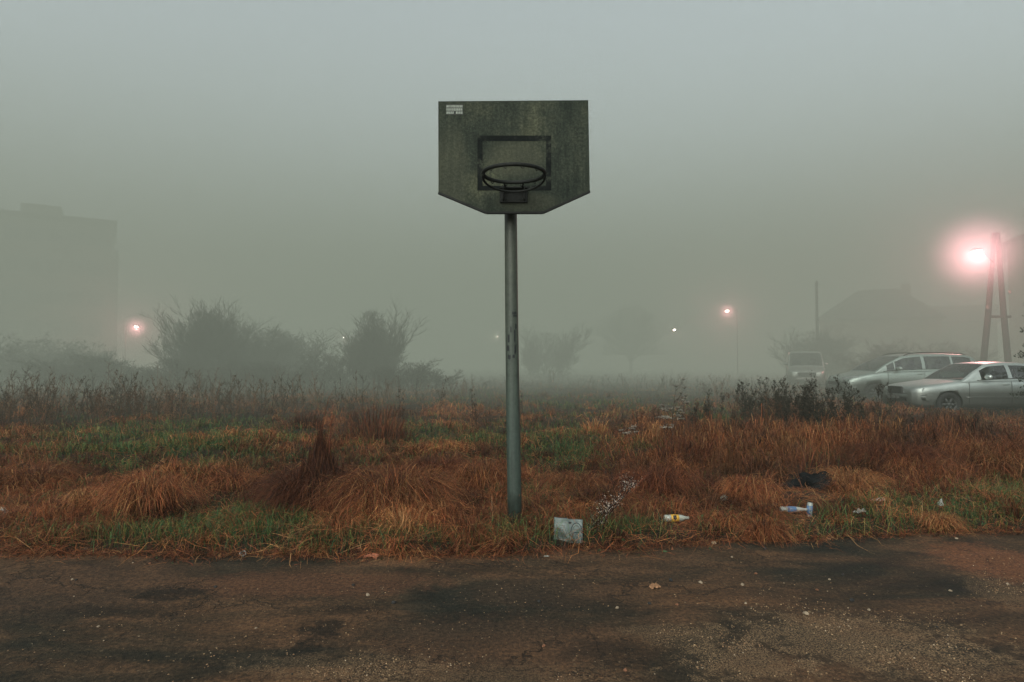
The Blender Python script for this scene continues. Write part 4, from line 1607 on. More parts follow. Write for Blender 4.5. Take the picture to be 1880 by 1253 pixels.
m_bag = simple('black_polythene', (.004, .0045, .0045), .6, .1, 0, .5, 9)
bb = crumple('black_bag', 1483, 906, .29, .13, .13, m_bag, 'crumpled black plastic bag lying in the orange grass', 'bag', 3.1, .10, R(6), 22)
bb.rotation_euler = (R(22), R(-13), R(5))
crumple('tissue', 1578, 955, .06, .035, .045, m_pale, 'crumpled white tissue right of the upright can', 'tissue', 5.2, .04, R(30))
crumple('plastic_scrap', 4, 972, .04, .03, .05, m_pale, 'white plastic scrap at the very left edge of the grass', 'scrap', 9.7, .05)
crumple('plastic_scrap', 1613, 940, .06, .03, .025, simple('pink_scrap', (.30, .2, .17), .6, .3, 0, .3, 20), 'pinkish flat scrap beyond the tissue', 'scrap', 12.4, .05)
crumple('paper_scrap', 1727, 944, .022, .02, .06, m_pale, 'small pale paper ball in the green patch at the right', 'paper', 15.2, .05)
crumple('paper_scrap', 1004, 1024, .02, .008, .008, m_pale, 'thin white paper strip lying on the asphalt left of the package', 'paper', 19.2, 0, R(20), asphalt=True)
crumple('red_scrap', 1003, 966, .02, .014, .014, simple('red_scrap', (.4, .05, .035), .6, .3, 0, .3, 20), 'small red scrap between the post foot and the white package', 'scrap', 23.2, .05)
crumple('rust_leaf', 682, 1024, .05, .03, .03, simple('rust_leaf', (.22, .075, .04), .7, .2, 0, .4, 30), 'curled rusty leaf on the asphalt edge below the widest tussock', 'leaf', 27.2, 0, 0, asphalt=True)
crumple('dead_leaf', 1203, 1081, .036, .022, .035, simple('dead_leaf', (.20, .105, .055), .7, .2, 0, .4, 30), 'curled tan dead leaf on the asphalt right of the middle', 'leaf', 31.2, 0, R(20), asphalt=True)


def cup(px, py, s, label, mat, asphalt, rx, rz, name='paper_cup'):
    if asphalt:
        b = ground_at(px, py)
        b.z = asp_z(b.x, b.y) + s * .55
    else:
        b = grass_point(px, py, .06)
    mb = MB()
    vs, fs = [], []
    n = 18
    for k, (r_, z_) in enumerate(((.0, 0), (.7, 0), (.78, .5), (.9, 1.1), (1, 1.5), (.96, 1.5), (.84, 1.1), (.7, .15), (0, .12))):
        for q in range(n):
            a = 2 * PI * q / n
            p = Vector((r_ * math.cos(a), r_ * math.sin(a) * .7, z_ - .75))
            p += mnoise.noise_vector(p * 1.3 + Vector((px, 0, 0))) * .28
            vs.append(p * s)
    for k in range(8):
        for q in range(n):
            fs.append((k * n + q, k * n + (q + 1) % n, (k + 1) * n + (q + 1) % n, (k + 1) * n + q))
    o = mb.add(vs, fs).build(name, mat, None, True)
    o.location = b
    o.rotation_euler = (rx, .2, rz)
    tag(o, label, 'cup')


cup(445, 1020, .024, 'crushed white paper cup on the asphalt edge at the left', m_pale, True, R(70), R(40))
cup(1329, 922, .04, 'crushed pale green cup left of the shaggy orange tussock', simple('pale_green_plastic', (.27, .33, .29), .5, .3, 0, .35, 15), False, R(60), R(70), 'plastic_cup')

# ------------------------------------------------------------------ stones and gravel
m_st = simple('pale_stone', (.19, .145, .10), .8, .3, 0, .35, 40, .3)
m_sd = simple('dark_stone', (.014, .013, .012), .8, .3, 0, .4, 40, .3)
m_sr = simple('orange_stone', (.15, .065, .034), .8, .3, 0, .35, 40, .3)


def stone_mesh(s, seed, flat=.65):
    import bmesh
    bm = bmesh.new()
    bmesh.ops.create_icosphere(bm, subdivisions=2, radius=1)
    for v in bm.verts:
        k = 1 + .45 * mnoise.noise(v.co * 1.1 + Vector((seed, 0, 0))) + .15 * mnoise.noise(v.co * 3 + Vector((0, seed, 0)))
        v.co = Vector((v.co.x * k * s, v.co.y * k * s * .8, v.co.z * k * s * flat))
    me = bpy.data.meshes.new('stone')
    bm.to_mesh(me)
    bm.free()
    return me


STONES = [(1480, 1128, 6, 'p', 'largest pale stone on the asphalt at the lower right'), (1363, 1074, 4.5, 'p', 'pale stone above the largest pale stone'), (1286, 1070, 4.5, 'p', 'flat pale stone right of the curled dead leaf'),
          (1133, 1117, 4, 'p', 'pale stone left of the brown stone below the dead leaf'), (1243, 1111, 4, 'r', 'brown stone below the curled dead leaf'), (1369, 1109, 3, 'p', 'small pale stone left of the largest pale stone'),
          (675, 1093, 4.5, 'p', 'single pale stone on the asphalt left of the middle'), (723, 1108, 5, 'd', 'black stone right of the single pale stone on the left'), (1232, 1067, 5, 'd', 'black stone touching the right of the curled dead leaf'),
          (1192, 1109, 4, 'd', 'black stone below the dead leaf'), (1564, 1104, 5.5, 'd', 'black stone right of the largest pale stone'), (1595, 1120, 3.5, 'p', 'pale stone near the black stone at the lower right'),
          (1745, 1086, 3.5, 'p', 'pale stone on the asphalt near the rusty dirt at the right'), (1850, 1073, 3.5, 'p', 'rightmost pale stone on the asphalt'), (1311, 999, 5, 'p', 'white stone at the grass edge below the shaggy tussock'),
          (1523, 1066, 3, 'p', 'small pale stone in the middle of the right asphalt'), (1500, 1084, 3.2, 'r', 'orange stone above the largest pale stone'), (1388, 1054, 3.2, 'r', 'orange stone close to the grass edge'),
          (1344, 1024, 2.8, 'p', 'tiny pale stone near the grass edge'), (1756, 991, 3, 'p', 'white stone by the grass edge at the right'), (998, 1187, 4, 'r', 'orange stone alone in the lower middle'),
          (1148, 1231, 4.5, 'r', 'orange stone at the bottom middle'), (133, 1067, 3, 'p', 'pale stone on the left asphalt'), (140, 1068, 3, 'd', 'dark stone beside the pale stone on the left'),
          (396, 1079, 4, 'd', 'dark stone right of the damp patch'), (181, 1154, 3, 'p', 'pale stone low on the left asphalt'), (275, 1037, 3, 'r', 'orange stone near the left grass edge'),
          (470, 1154, 2.6, 'p', 'tiny pale stone below the damp patch'), (990, 1107, 4.5, 'd', 'dark stone left of the middle of the asphalt'), (1547, 1057, 3, 'd', 'dark stone near the right grass edge'),
          (1405, 1010, 5, 'd', 'dark clod at the grass edge'), (649, 1074, 3.5, 'd', 'dark clod on the rusty dirt strip'), (1720, 1151, 3, 'd', 'dark stone in the pale gravel patch')]
for k, (px, py, s, kind, lab) in enumerate(STONES):
    b = ground_at(px, py)
    sz = s / F * b.y * .9
    o = link_mesh('stone', stone_mesh(sz, k * 3.7, .7), {'p': m_st, 'd': m_sd, 'r': m_sr}[kind])
    o.location = (b.x, b.y, asp_z(b.x, b.y) + sz * .25)
    o.rotation_euler = (0, 0, k * 1.3)
    tag(o, lab, 'stone', 'stones lying on the asphalt')

# loose grit: tiny octahedra gathered in patches
GP = [(1560, 1170, 210, 50, 1.0), (1380, 1215, 120, 40, .9), (1700, 1215, 180, 45, .8), (1250, 1160, 90, 25, .6), (1840, 1080, 60, 35, .5), (640, 1225, 160, 30, .5), (1330, 1100, 300, 60, .10), (600, 1130, 500, 90, .10), (1820, 1040, 70, 25, .5), (800, 1235, 300, 30, .3)]
n = 120000
u = RNG.random(n)
y = 1 / (1 / 2.6 + u * (1 / 5.4 - 1 / 2.6))
x = (RNG.random(n) * 2 - 1) * (y * CX / F * 1.08)
px, py = to_px(x, y, y * 0)
dens = np.clip(spots(px, py, GP), 0, 1.0) * np.clip(fbm(x, y, .22, 71) * 3.2 - 1.25, 0, 1) + 0.005
ok = (RNG.random(n) < dens * .8) & (y < edge_y(x) - .05)
x, y = x[ok], y[ok]
n = len(x)
z = (fbm(x, y, 1.4, 77) - .5) * .03
s = .0016 + .0042 * RNG.random(n) ** 3
D = np.array([[1, 0, 0], [-1, 0, 0], [0, 1, 0], [0, -1, 0], [0, 0, .7], [0, 0, -.7]], float)
V = (D[None] * (.7 + .6 * RNG.random((n, 6, 1)))) * s[:, None, None]
an = RNG.random(n) * 2 * PI
ca, sa = np.cos(an)[:, None], np.sin(an)[:, None]
V = np.stack([V[..., 0] * ca - V[..., 1] * sa + x[:, None], V[..., 0] * sa + V[..., 1] * ca + y[:, None], V[..., 2] + z[:, None] + s[:, None] * .3], -1)
T = np.array([[0, 2, 4], [2, 1, 4], [1, 3, 4], [3, 0, 4], [2, 0, 5], [1, 2, 5], [3, 1, 5], [0, 3, 5]])
T = (np.arange(n)[:, None, None] * 6 + T[None]).reshape(-1, 3)
C = np.array([[.24, .16, .09], [.17, .10, .055], [.11, .07, .04], [.022, .02, .016], [.30, .23, .16]])[RNG.choice(5, n, p=[.25, .3, .25, .13, .07])] * (.6 + .8 * RNG.random((n, 1)))
gv = np_mesh('gravel', V.reshape(-1, 3), np.zeros((0, 4), int), T, attr_mat('grit', .8, .25), None, np.repeat(C, 6, 0))
tag(gv, 'pale loose grit scattered in patches over the asphalt', 'gravel', kind='stuff')

# ------------------------------------------------------------------ cars
t = NT('car_glass')
tr = t.n('ShaderNodeBsdfTransparent')
tr.inputs[0].default_value = (.42, .46, .43, 1)
gl = t.n('ShaderNodeBsdfGlossy')
gl.inputs['Roughness'].default_value = .06
fr_ = t.n('ShaderNodeFresnel')
fr_.inputs[0].default_value = 1.5
mx = t.n('ShaderNodeMixShader')
ad = t.math('ADD', (fr_, 0), .06)
t.t.links.new(ad[0].outputs[0], mx.inputs[0])
t.l(tr, 0, mx, 1)
t.l(gl, 0, mx, 2)
t.l(mx, 0, t.out, 'Surface')
m_glass = t.m


def paint(name, c, d):
    t = NT(name)
    mp = t.mapping()
    n1 = t.noise(mp, 3, 5, .7)
    zz = t.n('ShaderNodeSeparateXYZ')
    t.l(mp[0], 0, zz, 0)
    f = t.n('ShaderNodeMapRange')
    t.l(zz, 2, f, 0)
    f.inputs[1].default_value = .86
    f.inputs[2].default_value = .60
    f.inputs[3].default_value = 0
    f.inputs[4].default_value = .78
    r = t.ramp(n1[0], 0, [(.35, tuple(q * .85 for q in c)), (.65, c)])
    cc = t.mix((f, 0), (r, 0), d)  # lower body darkened in colour: dirt, plus the shaded look of the sides
    t.bsdf(cc, .42, .4, .85, coat=.0)
    return t.m


m_silver = paint('silver_paint', (.43, .47, .445), (.035, .032, .025))
m_green = paint('grey_green_paint', (.30, .345, .315), (.035, .034, .028))
m_vanw = paint('white_van_paint', (.30, .33, .30), (.10, .09, .08))
m_tyre = simple('tyre_rubber', (.012, .012, .012), .8, .2, 0, .3, 20)
m_alloy = simple('alloy_rim', (.028, .029, .028), .5, .3, .2, .2, 20)
m_trim = simple('black_plastic_trim', (.012, .013, .012), .5, .3, 0, .3, 20)
m_lamp = simple('headlight_glass', (.15, .16, .155), .8, .1, .0, .45, 18)
m_seat = simple('seat_cloth', (.03, .031, .03), .9, .1, 0, .3, 20)
m_plate = simple('number_plate_grey', (.07, .07, .065), .5, .3, 0, .1, 10)


def smooth_prof(pts, s, k=5):
    xs_, zs_ = zip(*pts)
    v = np.interp(s, xs_, zs_)
    return v


def car(name, label, cat, loc, rz, c):
    root = empty(name, loc, rz)
    root.scale = c.get('scale', (1, 1, 1))
    tag(root, label, cat, 'cars parked at the right edge of the field')
    Lc, Wc = c['L'], c['W']
    ds = np.linspace(0, Lc, 400)

    def prof(key):
        v = np.interp(ds, *zip(*c[key]))
        ker = np.hanning(int(c.get('sm', 25)))
        ker /= ker.sum()
        pad = len(ker) // 2
        return np.convolve(np.pad(v, pad, 'edge'), ker, 'same')[pad:-pad]

    topv, hwv, botv = prof('top'), prof('hw'), prof('bot')
    fT = lambda s: float(np.interp(s, ds, topv))
    fW = lambda s: float(np.interp(s, ds, hwv))
    fB = lambda s: float(np.interp(s, ds, botv))
    # lower body
    S = np.concatenate([np.linspace(0, .25, 8), np.linspace(.3, Lc - .3, 46), np.linspace(Lc - .25, Lc, 8)])
    vs, fs = [], []
    for s in S:
        w_, zt, zb = fW(s), fT(s), fB(s)
        hgt = zt - zb
        half = [(0, zt + .02), (.45 * w_, zt + .018), (.78 * w_, zt + .006), (.9 * w_, zt - .012), (.965 * w_, zt - .05), (.99 * w_, zt - .13 * min(1, hgt / .5)), (1.0 * w_, zt - .3 * hgt), (1.0 * w_, zt - .55 * hgt), (.985 * w_, zb + .2 * hgt), (.95 * w_, zb + .05 * hgt), (.86 * w_, zb), (0, zb)]
        ring_ = [(y_, z_) for y_, z_ in half] + [(-y_, z_) for y_, z_ in half[-2:0:-1]]
        vs += [(s, y_, z_) for y_, z_ in ring_]
    m = len(ring_)
    for i in range(len(S) - 1):
        for k in range(m):
            j = (k + 1) % m
            fs.append((i * m + k, i * m + j, (i + 1) * m + j, (i + 1) * m + k))
    fs.append(tuple(range(m - 1, -1, -1)))
    fs.append(tuple((len(S) - 1) * m + k for k in range(m)))
    body = MB().add(vs, fs).build('body', c['paint'], root, True)
    # wheel arches cut into the body
    cut = MB()
    for ws in c['wheels']:
        for sd_ in (-1, 1):
            cut.lathe([(0, -.16), (c['wr'] * 1.12, -.16), (c['wr'] * 1.12, .16), (0, .16)], 36, Matrix.Translation((ws, sd_ * (Wc - .06), c['wr'])) @ Matrix.Rotation(PI / 2, 4, 'X'))
    cm = cut.mesh('cut')
    co = bpy.data.objects.new('cut', cm)
    COL.objects.link(co)
    co.matrix_world = root.matrix_basis.copy()
    co.parent = root
    co.matrix_parent_inverse = Matrix.Identity(4)
    co.matrix_basis = Matrix.Identity(4)
    md = body.modifiers.new('arch', 'BOOLEAN')
    md.operation = 'DIFFERENCE'
    md.solver = 'EXACT'
    md.object = co
    bpy.context.view_layer.update()
    ev = body.evaluated_get(bpy.context.evaluated_depsgraph_get())
    nm = bpy.data.meshes.new_from_object(ev)
    body.modifiers.clear()
    body.data = nm
    bpy.data.objects.remove(co)
    # greenhouse
    sa, sb, sc_, sdd = c['gh']
    gp = c['roof']
    zr = np.interp(ds, *zip(*gp))
    ker = np.hanning(17)
    ker /= ker.sum()
    zr = np.convolve(np.pad(zr, 8, 'edge'), ker, 'same')[8:-8]
    fR = lambda s: max(float(np.interp(s, ds, zr)), fT(s) + .012)
    cuts = sorted(set([sa, sa + .04, sb, sc_, sdd] + [q for w_ in c['win'] for q in w_] + list(np.linspace(sa, sdd, 34)) + list(c['shield']) + list(c['rear'])))
    nside, nroof = 8, 8
    zmax = max(zr)
    belt_in = .965

    def section(s):
        zt, zr_ = fT(s) - .03, fR(s)
        wb = fW(s) * belt_in
        out = []
        for k in range(nside + 1):
            f = k / nside
            z_ = zt + (zr_ - .035 - zt) * f
            tum = (z_ - zt) / max(zmax - zt, .1)
            out.append((wb * (1 - c['tum'] * tum ** 1.3) - (.03 * f ** 6), z_))
        wl, zl = out[-1]
        for k in range(1, nroof + 1):
            a = PI / 2 * k / nroof
            out.append((wl * math.cos(a) ** .9 if k < nroof else 0, zl + (zr_ - zl) * math.sin(a) ** .8))
        return out

    secs = [section(s) for s in cuts]
    nv = nside + nroof
    groups = {}
    winof = lambda s0, s1: next((i for i, (a, b_) in enumerate(c['win']) if s0 >= a - 1e-6 and s1 <= b_ + 1e-6), None)
    for i in range(len(cuts) - 1):
        s0, s1 = cuts[i], cuts[i + 1]
        for sd_ in (1, -1):
            for k in range(nv):
                a, b_, d_, e = secs[i][k], secs[i + 1][k], secs[i + 1][k + 1], secs[i][k + 1]
                q = [(s0, sd_ * a[0], a[1]), (s1, sd_ * b_[0], b_[1]), (s1, sd_ * d_[0], d_[1]), (s0, sd_ * e[0], e[1])]
                if sd_ > 0:
                    q = q[::-1]
                key = 'roof'
                if k < nside and 1 <= k <= nside - 2:
                    wi = winof(s0, s1)
                    if wi is not None:
                        key = ('side_window', wi, sd_)
                if k >= nside + 2 and s0 >= c['shield'][0] - 1e-6 and s1 <= c['shield'][1] + 1e-6:
                    key = ('windscreen', 0, 0)
                if k >= nside + 2 and s0 >= c['rear'][0] - 1e-6 and s1 <= c['rear'][1] + 1e-6:
                    key = ('rear_window', 0, 0)
                groups.setdefault(key, MB()).add(q, [(0, 1, 2, 3)])
    import bmesh
    for key, mb in groups.items():
        o = mb.build('roof' if key == 'roof' else key[0], c['paint'] if key == 'roof' else m_glass, root, True)
        bm = bmesh.new()
        bm.from_mesh(o.data)
        bmesh.ops.remove_doubles(bm, verts=bm.verts, dist=.0005)
        bm.to_mesh(o.data)
        bm.free()
    # black window surrounds: thin bars along the sill of each side
    for sd_ in (-1, 1):
        w0, w1 = c['win'][0][0], c['win'][-1][1]
        pts = []
        for s in np.linspace(w0 - .12, w1, 16):
            sec = section(s)
            y_, z_ = sec[0][0] + (sec[1][0] - sec[0][0]) * .9, sec[0][1] + (sec[1][1] - sec[0][1]) * .9
            pts.append((s, sd_ * (y_ + .002), z_))
        MB().tube(pts, .010, 6).build('window_sill_trim', m_trim, root, True)
    # seats
    for s_, y_ in c['seats']:
        sm = MB()
        zt = fT(s_)
        sm.box((s_, y_, zt + .02), (.13, .46, .36), Matrix.Rotation(R(12), 3, 'Y'), .04)
        sm.box((s_ + .06, y_, zt + .27), (.09, .25, .16), Matrix.Rotation(R(8), 3, 'Y'), .035)
        sm.build('seat', m_seat, root, True)
    # wheels
    for ws in c['wheels']:
        for sd_ in (-1, 1):
            M = Matrix.Translation((ws, sd_ * (Wc - .115), c['wr'])) @ Matrix.Rotation(-sd_ * PI / 2, 4, 'X')
            r_ = c['wr']
            wl = empty('wheel', (0, 0, 0), 0, root)
            MB().lathe([(r_ * .62, -.1), (r_ * .9, -.105), (r_ * .985, -.085), (r_, -.05), (r_, .05), (r_ * .985, .085), (r_ * .9, .105), (r_ * .62, .1), (r_ * .62, -.1)], 32, M).build('tyre', m_tyre, wl, True)
            rm = MB().lathe([(r_ * .64, .04), (r_ * .63, .095), (r_ * .58, .095), (r_ * .55, .03), (0, .02)], 28, M)
            for k in range(6):
                a = 2 * PI * k / 6
                Mk = M @ Matrix.Rotation(a, 4, 'Z')
                vs = [Mk @ Vector(p) for p in ((.03, -.035, .09), (r_ * .6, -.022, .08), (r_ * .6, .022, .08), (.03, .035, .09), (.03, -.035, .05), (r_ * .6, -.022, .05), (r_ * .6, .022, .05), (.03, .035, .05))]
                rm.add(vs, [(0, 1, 2, 3), (0, 4, 5, 1), (1, 5, 6, 2), (2, 6, 7, 3), (3, 7, 4, 0)])
            rm.lathe([(.055, .05), (.05, .1), (0, .103)], 14, M)
            rm.build('rim', m_alloy, wl, True)
            MB().lathe([(c['wr'] * 1.11, -.15), (c['wr'] * 1.11, .04)], 30, M).build('wheel_arch', m_trim, root, True)
    # headlights, grille, bumper, plate
    for sd_ in (-1, 1):
        hl = MB()
        y0, y1, z0, z1, s0 = c['head']
        vs, fs = [], []
        for j in range(4):
            for i in range(9):
                f = i / 8
                yy = y0 + (y1 - y0) * f
                # find the station where the half-width equals |yy| on the rounded nose
                ss_ = s0 + c['headsweep'] * f ** 2.2
                yy = min(yy, fW(ss_) * 1.0 + .004)
                zz_ = z0 + (z1 - z0) * j / 3 + c['headrise'] * f
                vs.append((ss_ - .006 + .05 * (j / 3) ** 2, sd_ * yy, zz_))
        for j in range(3):
            for i in range(8):
                q = j * 9 + i
                fs.append((q, q + 1, q + 10, q + 9) if sd_ < 0 else (q + 9, q + 10, q + 1, q))
        hl.add(vs, fs).build('headlight', m_lamp, root, True)
        # mirror
        ms, mz = c['mirror']
        my = fW(ms) + .07
        mr = MB().box((ms, sd_ * my, mz), (.11, .2, .125), Matrix.Rotation(sd_ * R(-8), 3, 'Z'), .035)
        mr.tube([(ms + .02, sd_ * (fW(ms) - .06), mz - .05), (ms, sd_ * my, mz - .03)], .022, 8)
        mr.build('mirror', c['paint'], root, True)
        # handles
        for hs_ in c['handles']:
            MB().box((hs_, sd_ * (fW(hs_) * 1.0 + .008), fT(hs_) - .12), (.16, .03, .028), None, .01).build('handle', c['paint'], root, True)
        # side moulding
        pts = [(s, sd_ * (fW(s) + .004), c['mould']) for s in np.linspace(c['wheels'][0] + .42, c['wheels'][1] - .42, 14)]
        MB().tube(pts, .016, 6).build('side_strip', c['mould_mat'], root, True)
        # door seams
        se = MB()
        for s in c['seams']:
            pts = [(s, sd_ * (fW(s) * f_ + .0015), fB(s) + (fT(s) - fB(s)) * g_) for g_, f_ in ((.93, .985), (.8, .995), (.5, 1.0), (.2, .985))]
            se.tube(pts, .006, 5)
        se.build('door_seam', m_trim, root)
    gy, gz0, gz1, gs = c['grille']
    gm_ = MB().box((gs + .01, 0, (gz0 + gz1) / 2), (.05, gy * 2, gz1 - gz0), None, .012)
    gr_ = gm_.build('grille', m_trim, root)
    sl = MB()
    for k in range(5):
        sl.box((gs - .018, 0, gz0 + (gz1 - gz0) * (k + .5) / 5), (.012, gy * 1.9, .008))
    sl.build('slat', m_alloy, gr_)
    fr2 = MB()
    for a in ((0, gz1 + .008, gy * 2 + .04, .016), (0, gz0 - .008, gy * 2 + .04, .016), (gy + .01, (gz0 + gz1) / 2, .016, gz1 - gz0), (-gy - .01, (gz0 + gz1) / 2, .016, gz1 - gz0)):
        fr2.box((gs - .018, a[0], a[1]), (.03, a[2], a[3]))
    fr2.build('grille_frame', m_alloy, gr_)
    # bumper: a bowed bar following the nose
    bz0, bz1 = c['bump']
    vs, fs = [], []
    ys_ = np.linspace(-1, 1, 25)
    for y_ in ys_:
        f = abs(y_)
        s_ = -.055 + c['nose'] * f ** 3.2
        wy = (fW(.5) + .012) * (y_ if f < 1 else y_)
        for so_, zz_ in ((.10, bz1), (0.01, bz1), (-.005, (bz0 + bz1) / 2), (.02, bz0), (.14, bz0)):
            vs.append((s_ + so_, wy, zz_))
    for i in range(24):
        for k in range(4):
            fs.append((i * 5 + k, i * 5 + k + 1, i * 5 + k + 6, i * 5 + k + 5))
    MB().add(vs, fs).build('bumper', c['paint'], root, True)
    MB().box((-.066, 0, (bz0 + bz1) / 2), (.012, .5, .105)).build('number_plate', m_plate, root)
    if c.get('rails'):
        for sd_ in (-1, 1):
            pts = []
            for s in np.linspace(c['rails'][0], c['rails'][1], 14):
                sec = section(s)
                up_ = .035 if c['rails'][0] + .05 < s < c['rails'][1] - .05 else 0
                pts.append((s, sd_ * (sec[nside][0] - .06), fR(s) + up_ - .01))
            MB().tube(pts, .014, 8).build('roof_rail', m_trim, root, True)
    return root


SEDAN = dict(L=4.48, W=.865, wr=.315, wheels=(.87, 3.49), paint=m_silver, sm=21, tum=.24,
             top=[(0, .66), (.06, .74), (.35, .80), (.9, .875), (1.25, .925), (2.5, .955), (3.4, .975), (4.1, .985), (4.42, .95), (4.48, .8)],
             hw=[(0, .60), (.05, .70), (.16, .79), (.4, .84), (.9, .862), (2.2, .866), (3.6, .86), (4.2, .82), (4.42, .74), (4.48, .66)],
             bot=[(0, .26), (.3, .2), (4.1, .22), (4.48, .34)],
             gh=(1.2, 1.95, 3.0, 3.95), roof=[(0, .5), (1.2, .92), (1.55, 1.16), (1.95, 1.375), (2.4, 1.415), (2.9, 1.40), (3.25, 1.33), (3.6, 1.17), (3.95, .98), (4.48, .6)],
             win=[(1.72, 2.42), (2.52, 3.22), (3.30, 3.5)], shield=(1.24, 1.92), rear=(3.32, 3.88), seats=[(2.45, .36), (2.45, -.36), (3.25, .33), (3.25, -.33)],
             head=(.34, .80, .60, .73, .0), headsweep=.22, headrise=.0, mirror=(1.82, 1.02), handles=(2.32, 3.2), mould=.50, mould_mat=m_silver, seams=(1.38, 2.47, 3.3),
             grille=(.28, .58, .74, .0), bump=(.42, .56), nose=.30)
MPV = dict(L=4.45, W=.90, wr=.32, wheels=(.88, 3.58), paint=m_green, sm=21, tum=.2,
           top=[(0, .70), (.06, .78), (.3, .88), (.8, 1.0), (1.15, 1.06), (2.5, 1.09), (4.0, 1.12), (4.38, 1.1), (4.45, .9)],
           hw=[(0, .62), (.05, .72), (.16, .81), (.4, .87), (.9, .895), (2.2, .90), (3.8, .89), (4.3, .84), (4.45, .76)],
           bot=[(0, .28), (.3, .22), (4.1, .24), (4.45, .36)],
           gh=(.85, 1.85, 4.1, 4.42), roof=[(0, .5), (.85, 1.02), (1.3, 1.32), (1.85, 1.58), (2.4, 1.65), (3.2, 1.655), (3.9, 1.62), (4.15, 1.55), (4.42, 1.12), (4.45, .9)],
           win=[(1.28, 1.52), (1.56, 2.42), (2.52, 3.35), (3.42, 4.02)], shield=(.92, 1.8), rear=(4.18, 4.4), seats=[(2.3, .38), (2.3, -.38), (3.15, .38), (3.15, -.38)],
           head=(.42, .84, .66, .84, .02), headsweep=.34, headrise=.05, mirror=(1.62, 1.14), handles=(2.32, 3.3), mould=.52, mould_mat=m_trim, seams=(1.3, 2.47, 3.38),
           grille=(.36, .60, .68, .0), bump=(.42, .58), nose=.34, rails=(1.95, 3.95), scale=(1.07, 1, 1.03))
VAN = dict(L=4.8, W=.92, wr=.33, wheels=(.9, 3.85), paint=m_vanw, sm=21, tum=.12,
           top=[(0, .8), (.06, .92), (.3, 1.02), (.75, 1.14), (1.1, 1.2), (2.5, 1.22), (4.7, 1.22), (4.8, 1.15)],
           hw=[(0, .68), (.05, .78), (.18, .86), (.4, .9), (1, .92), (4.5, .92), (4.75, .9), (4.8, .86)],
           bot=[(0, .3), (.3, .24), (4.6, .26), (4.8, .36)],
           gh=(.72, 1.5, 4.6, 4.78), roof=[(0, .5), (.72, 1.14), (1.1, 1.55), (1.5, 1.9), (2.0, 1.97), (4.5, 1.97), (4.7, 1.9), (4.78, 1.22), (4.8, 1.1)],
           win=[(1.3, 2.05)], shield=(.78, 1.46), rear=(4.62, 4.77), seats=[(2.0, .4), (2.0, -.4)],
           head=(.5, .86, .72, .92, .02), headsweep=.26, headrise=.04, mirror=(1.3, 1.28), handles=(2.0,), mould=.55, mould_mat=m_trim, seams=(1.15, 2.15, 3.3),
           grille=(.42, .66, .84, .0), bump=(.38, .6), nose=.3)
yn = 16.4
x0 = (1735 - CX) / F * yn - .87 + .1
car('saloon_car', 'silver saloon car parked nearest, cut off by the right edge', 'car', (x0, yn + .865, -.02), R(0), SEDAN)
yn = 21.8
x0 = (1606 - CX) / F * yn - .94
car('people_carrier', 'grey-green people carrier with roof rails behind the silver saloon', 'car', (x0, yn + .9, -.02), R(0), MPV)
p = at(1478, 690, 33)
car('van', 'pale van half lost in the fog left of the people carrier', 'van', (p.x + .1, 33, -.02), R(68), VAN)

# ------------------------------------------------------------------ lamps and poles
m_wood = simple('creosoted_wood', (.014, .0115, .009), .85, .2, 0, .3, 8, .2, 0, (1, 1, .2))
m_conc = simple('rendered_concrete', (.10, .092, .075), .9, .2, 0, .2, .6)
m_steel = simple('galvanised_pole', (.022, .022, .02), .7, .2, .0, .25, 6)
LAMP_COL = (1.0, .40, .40)


def light_at(root, p, power, size=.12, col=LAMP_COL):
    ld = bpy.data.lights.new('lamp_light', 'POINT')
    ld.energy = power
    ld.color = col
    ld.shadow_soft_size = size
    o = bpy.data.objects.new('lamp_light', ld)
    COL.objects.link(o)
    o.parent = root
    o.location = p
    return o


def halo_glow(root, p, rad, amp, col=(1.0, .50, .50)):
    """self-glowing ball added round a lamp to draw its halo, fading outwards"""
    t = NT('halo_glow')
    tc_ = t.n('ShaderNodeTexCoord')
    ln = t.n('ShaderNodeVectorMath', operation='LENGTH')
    t.l(tc_, 3, ln, 0)
    mr = t.n('ShaderNodeMapRange', interpolation_type='SMOOTHSTEP')
    t.l(ln, 1, mr, 0)
    for k_, v_ in ((1, rad * .98), (2, 0.0), (3, 0.0), (4, 1.0)):
        mr.inputs[k_].default_value = v_
    pw = t.math('POWER', (mr, 0), 1.25)
    ab_ = t.n('ShaderNodeVolumeAbsorption')
    t.t.links.new(t.math('MULTIPLY', pw, .12)[0].outputs[0], ab_.inputs['Density'])
    e_ = t.n('ShaderNodeEmission')
    e_.inputs[0].default_value = (*col, 1)
    t.t.links.new(t.math('MULTIPLY', pw, amp)[0].outputs[0], e_.inputs[1])  # the ball's own emission, not light received from the lamp
    ad_ = t.n('ShaderNodeAddShader')
    t.l(ab_, 0, ad_, 0)
    t.l(e_, 0, ad_, 1)
    t.l(ad_, 0, t.out, 'Volume')
    n = 14
    o = MB().lathe([(rad * math.sin(PI * k / n), -rad * math.cos(PI * k / n)) for k in range(n + 1)], 24).build('halo_glow', t.m, root)
    o.location = p
    return o


